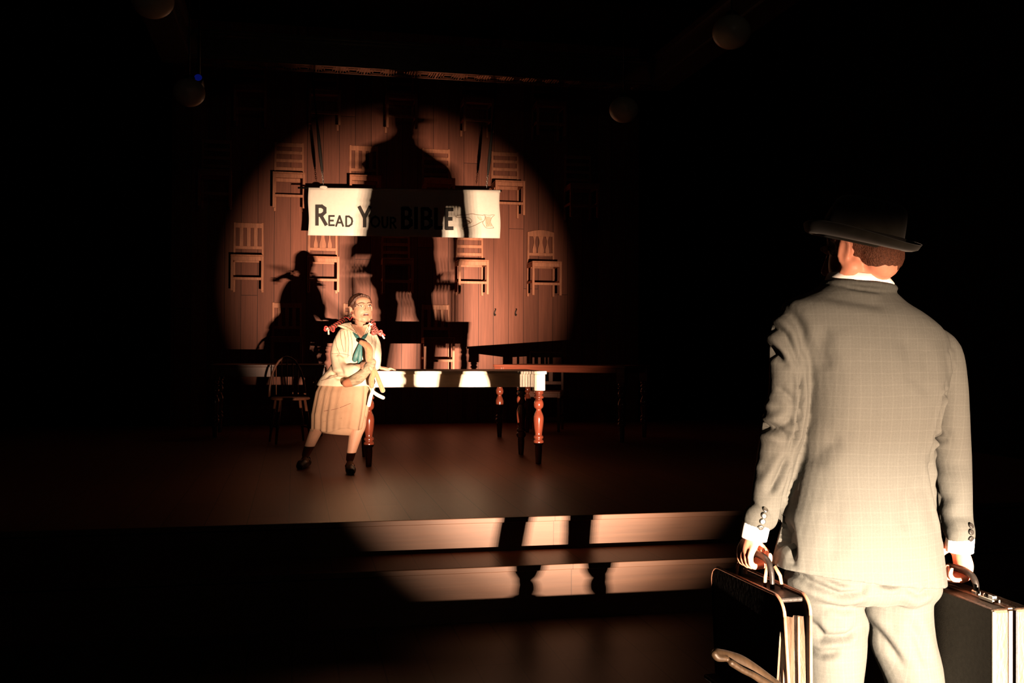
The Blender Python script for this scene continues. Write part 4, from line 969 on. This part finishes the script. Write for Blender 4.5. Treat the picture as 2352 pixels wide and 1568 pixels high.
    # white underskirt slips below the hem
    us = MB(); g = [ringp(G(732, 960), G(830, 960), .13, GY, 60, 2.2), ringp(G(733, 984), G(824, 982), .135, GY, 60, 2.2), ringp(G(738, 992), G(816, 998), .135, GY, 60, 2.2)]
    us.loft(g, cap=False); P(us.build('underskirt', M_dress, smooth=True, solid=.003))
    # hip sash with two loose ends
    q0 = on(847, 884, .01); m = MB(); m.caps([q0, G(855, 897, -.12), G(866, 906, -.13), G(880, 913, -.12)], [.008, .012, .014, .014], 10, flat=((0, 1, 0), .35)); P(m.build('sash_end', M_blouse, smooth=True))
    m = MB(); m.caps([q0, G(856, 893, -.12), G(851, 912, -.14), G(847, 930, -.14)], [.008, .012, .015, .015], 10, flat=((0, 1, 0), .35)); P(m.build('sash_end', M_blouse, smooth=True))
    m = MB(); m.ball(q0, (.014, .012, .014)); P(m.build('sash_knot', M_blouse, smooth=True))
    for an, ft in ((V((G(804, 1050, -.14).x, 7.98, SZ+.105)), V((.02, -1, 0))), (V((G(702, 1046, .30).x, 8.40, SZ+.10)), V((-.35, -1, 0)))):
        f = ft.normalized(); z0 = SZ+.002; s_ = MB(); b0 = V((an.x, an.y, z0))
        s_.caps([b0-f*.045+V((0, 0, .034)), b0+f*.02+V((0, 0, .030)), b0+f*.09+V((0, 0, .030)), b0+f*.135+V((0, 0, .024))], [.033, .034, .040, .030], 16)
        s_.caps([b0-f*.045+V((0, 0, .06)), b0-f*.055+V((0, 0, .03))], [.026, .028], 12)
        so_ = fuse(s_, 'shoe', M_shoe, None, .004, 3)
        for v_ in so_.data.vertices:
            if v_.co.z < z0: v_.co.z = z0
        P(so_)
        sd = f.cross(V((0, 0, 1)))
        st = P(MB().caps([b0+sd*.033+V((0, 0, .05)), b0+f*.02+sd*.015+V((0, 0, .082)), b0+f*.02-sd*.015+V((0, 0, .082)), b0-sd*.033+V((0, 0, .05))], [.005]*4, 8).build('shoe_strap', M_shoe, smooth=True))
    return hold, A_, U_, S_
def dense_keys(K, sub):
    out = []
    for i in range(len(K)-1):
        a, b = K[i], K[i+1]
        for k in range(sub):
            t = k/sub; f = lambda p, q: p+(q-p)*t
            out.append((G(f(a[0][0], b[0][0]), f(a[0][1], b[0][1])), G(f(a[1][0], b[1][0]), f(a[1][1], b[1][1])), f(a[2], b[2]), f(a[3], b[3])))
    l = K[-1]; out.append((G(*l[0]), G(*l[1]), l[2], l[3])); return out
hold, tA, tU, tS = girl()
# ---- limp cloth toy in her right hand
def toy():
    t = thing('soft_toy', 'limp tan and green cloth toy dangling from the girl\'s right hand', 'toy', hold)
    g = lambda x, y, d=-.235: G(x, y, d)
    m = MB(); m.caps([g(855, 832), g(846, 846, -.25), hold+V((0, -.01, 0)), g(824, 867), g(806, 877)], [.030, .040, .030, .044, .036], 14)
    place(fuse(m, 'torso', M_toyg, None, .004, 3), t)
    m = MB(); m.caps([g(806, 877), g(795, 880)], [.036, .031], 14); place(fuse(m, 'head', M_toyo, None, .004, 3), t)
    for pts, r_ in (([(852, 838), (848, 822), (848, 806), (842, 793), (830, 786)], [.026, .030, .032, .027, .018]), ([(856, 838), (857, 858), (853, 872), (854, 886)], [.020, .022, .022, .019]), ([(862, 852), (868, 868), (874, 884), (879, 896)], [.014, .017, .018, .019])):
        m = MB(); m.caps([g(*p_) for p_ in pts], r_, 12); place(m.build('limb', M_toy, smooth=True), t)
toy()
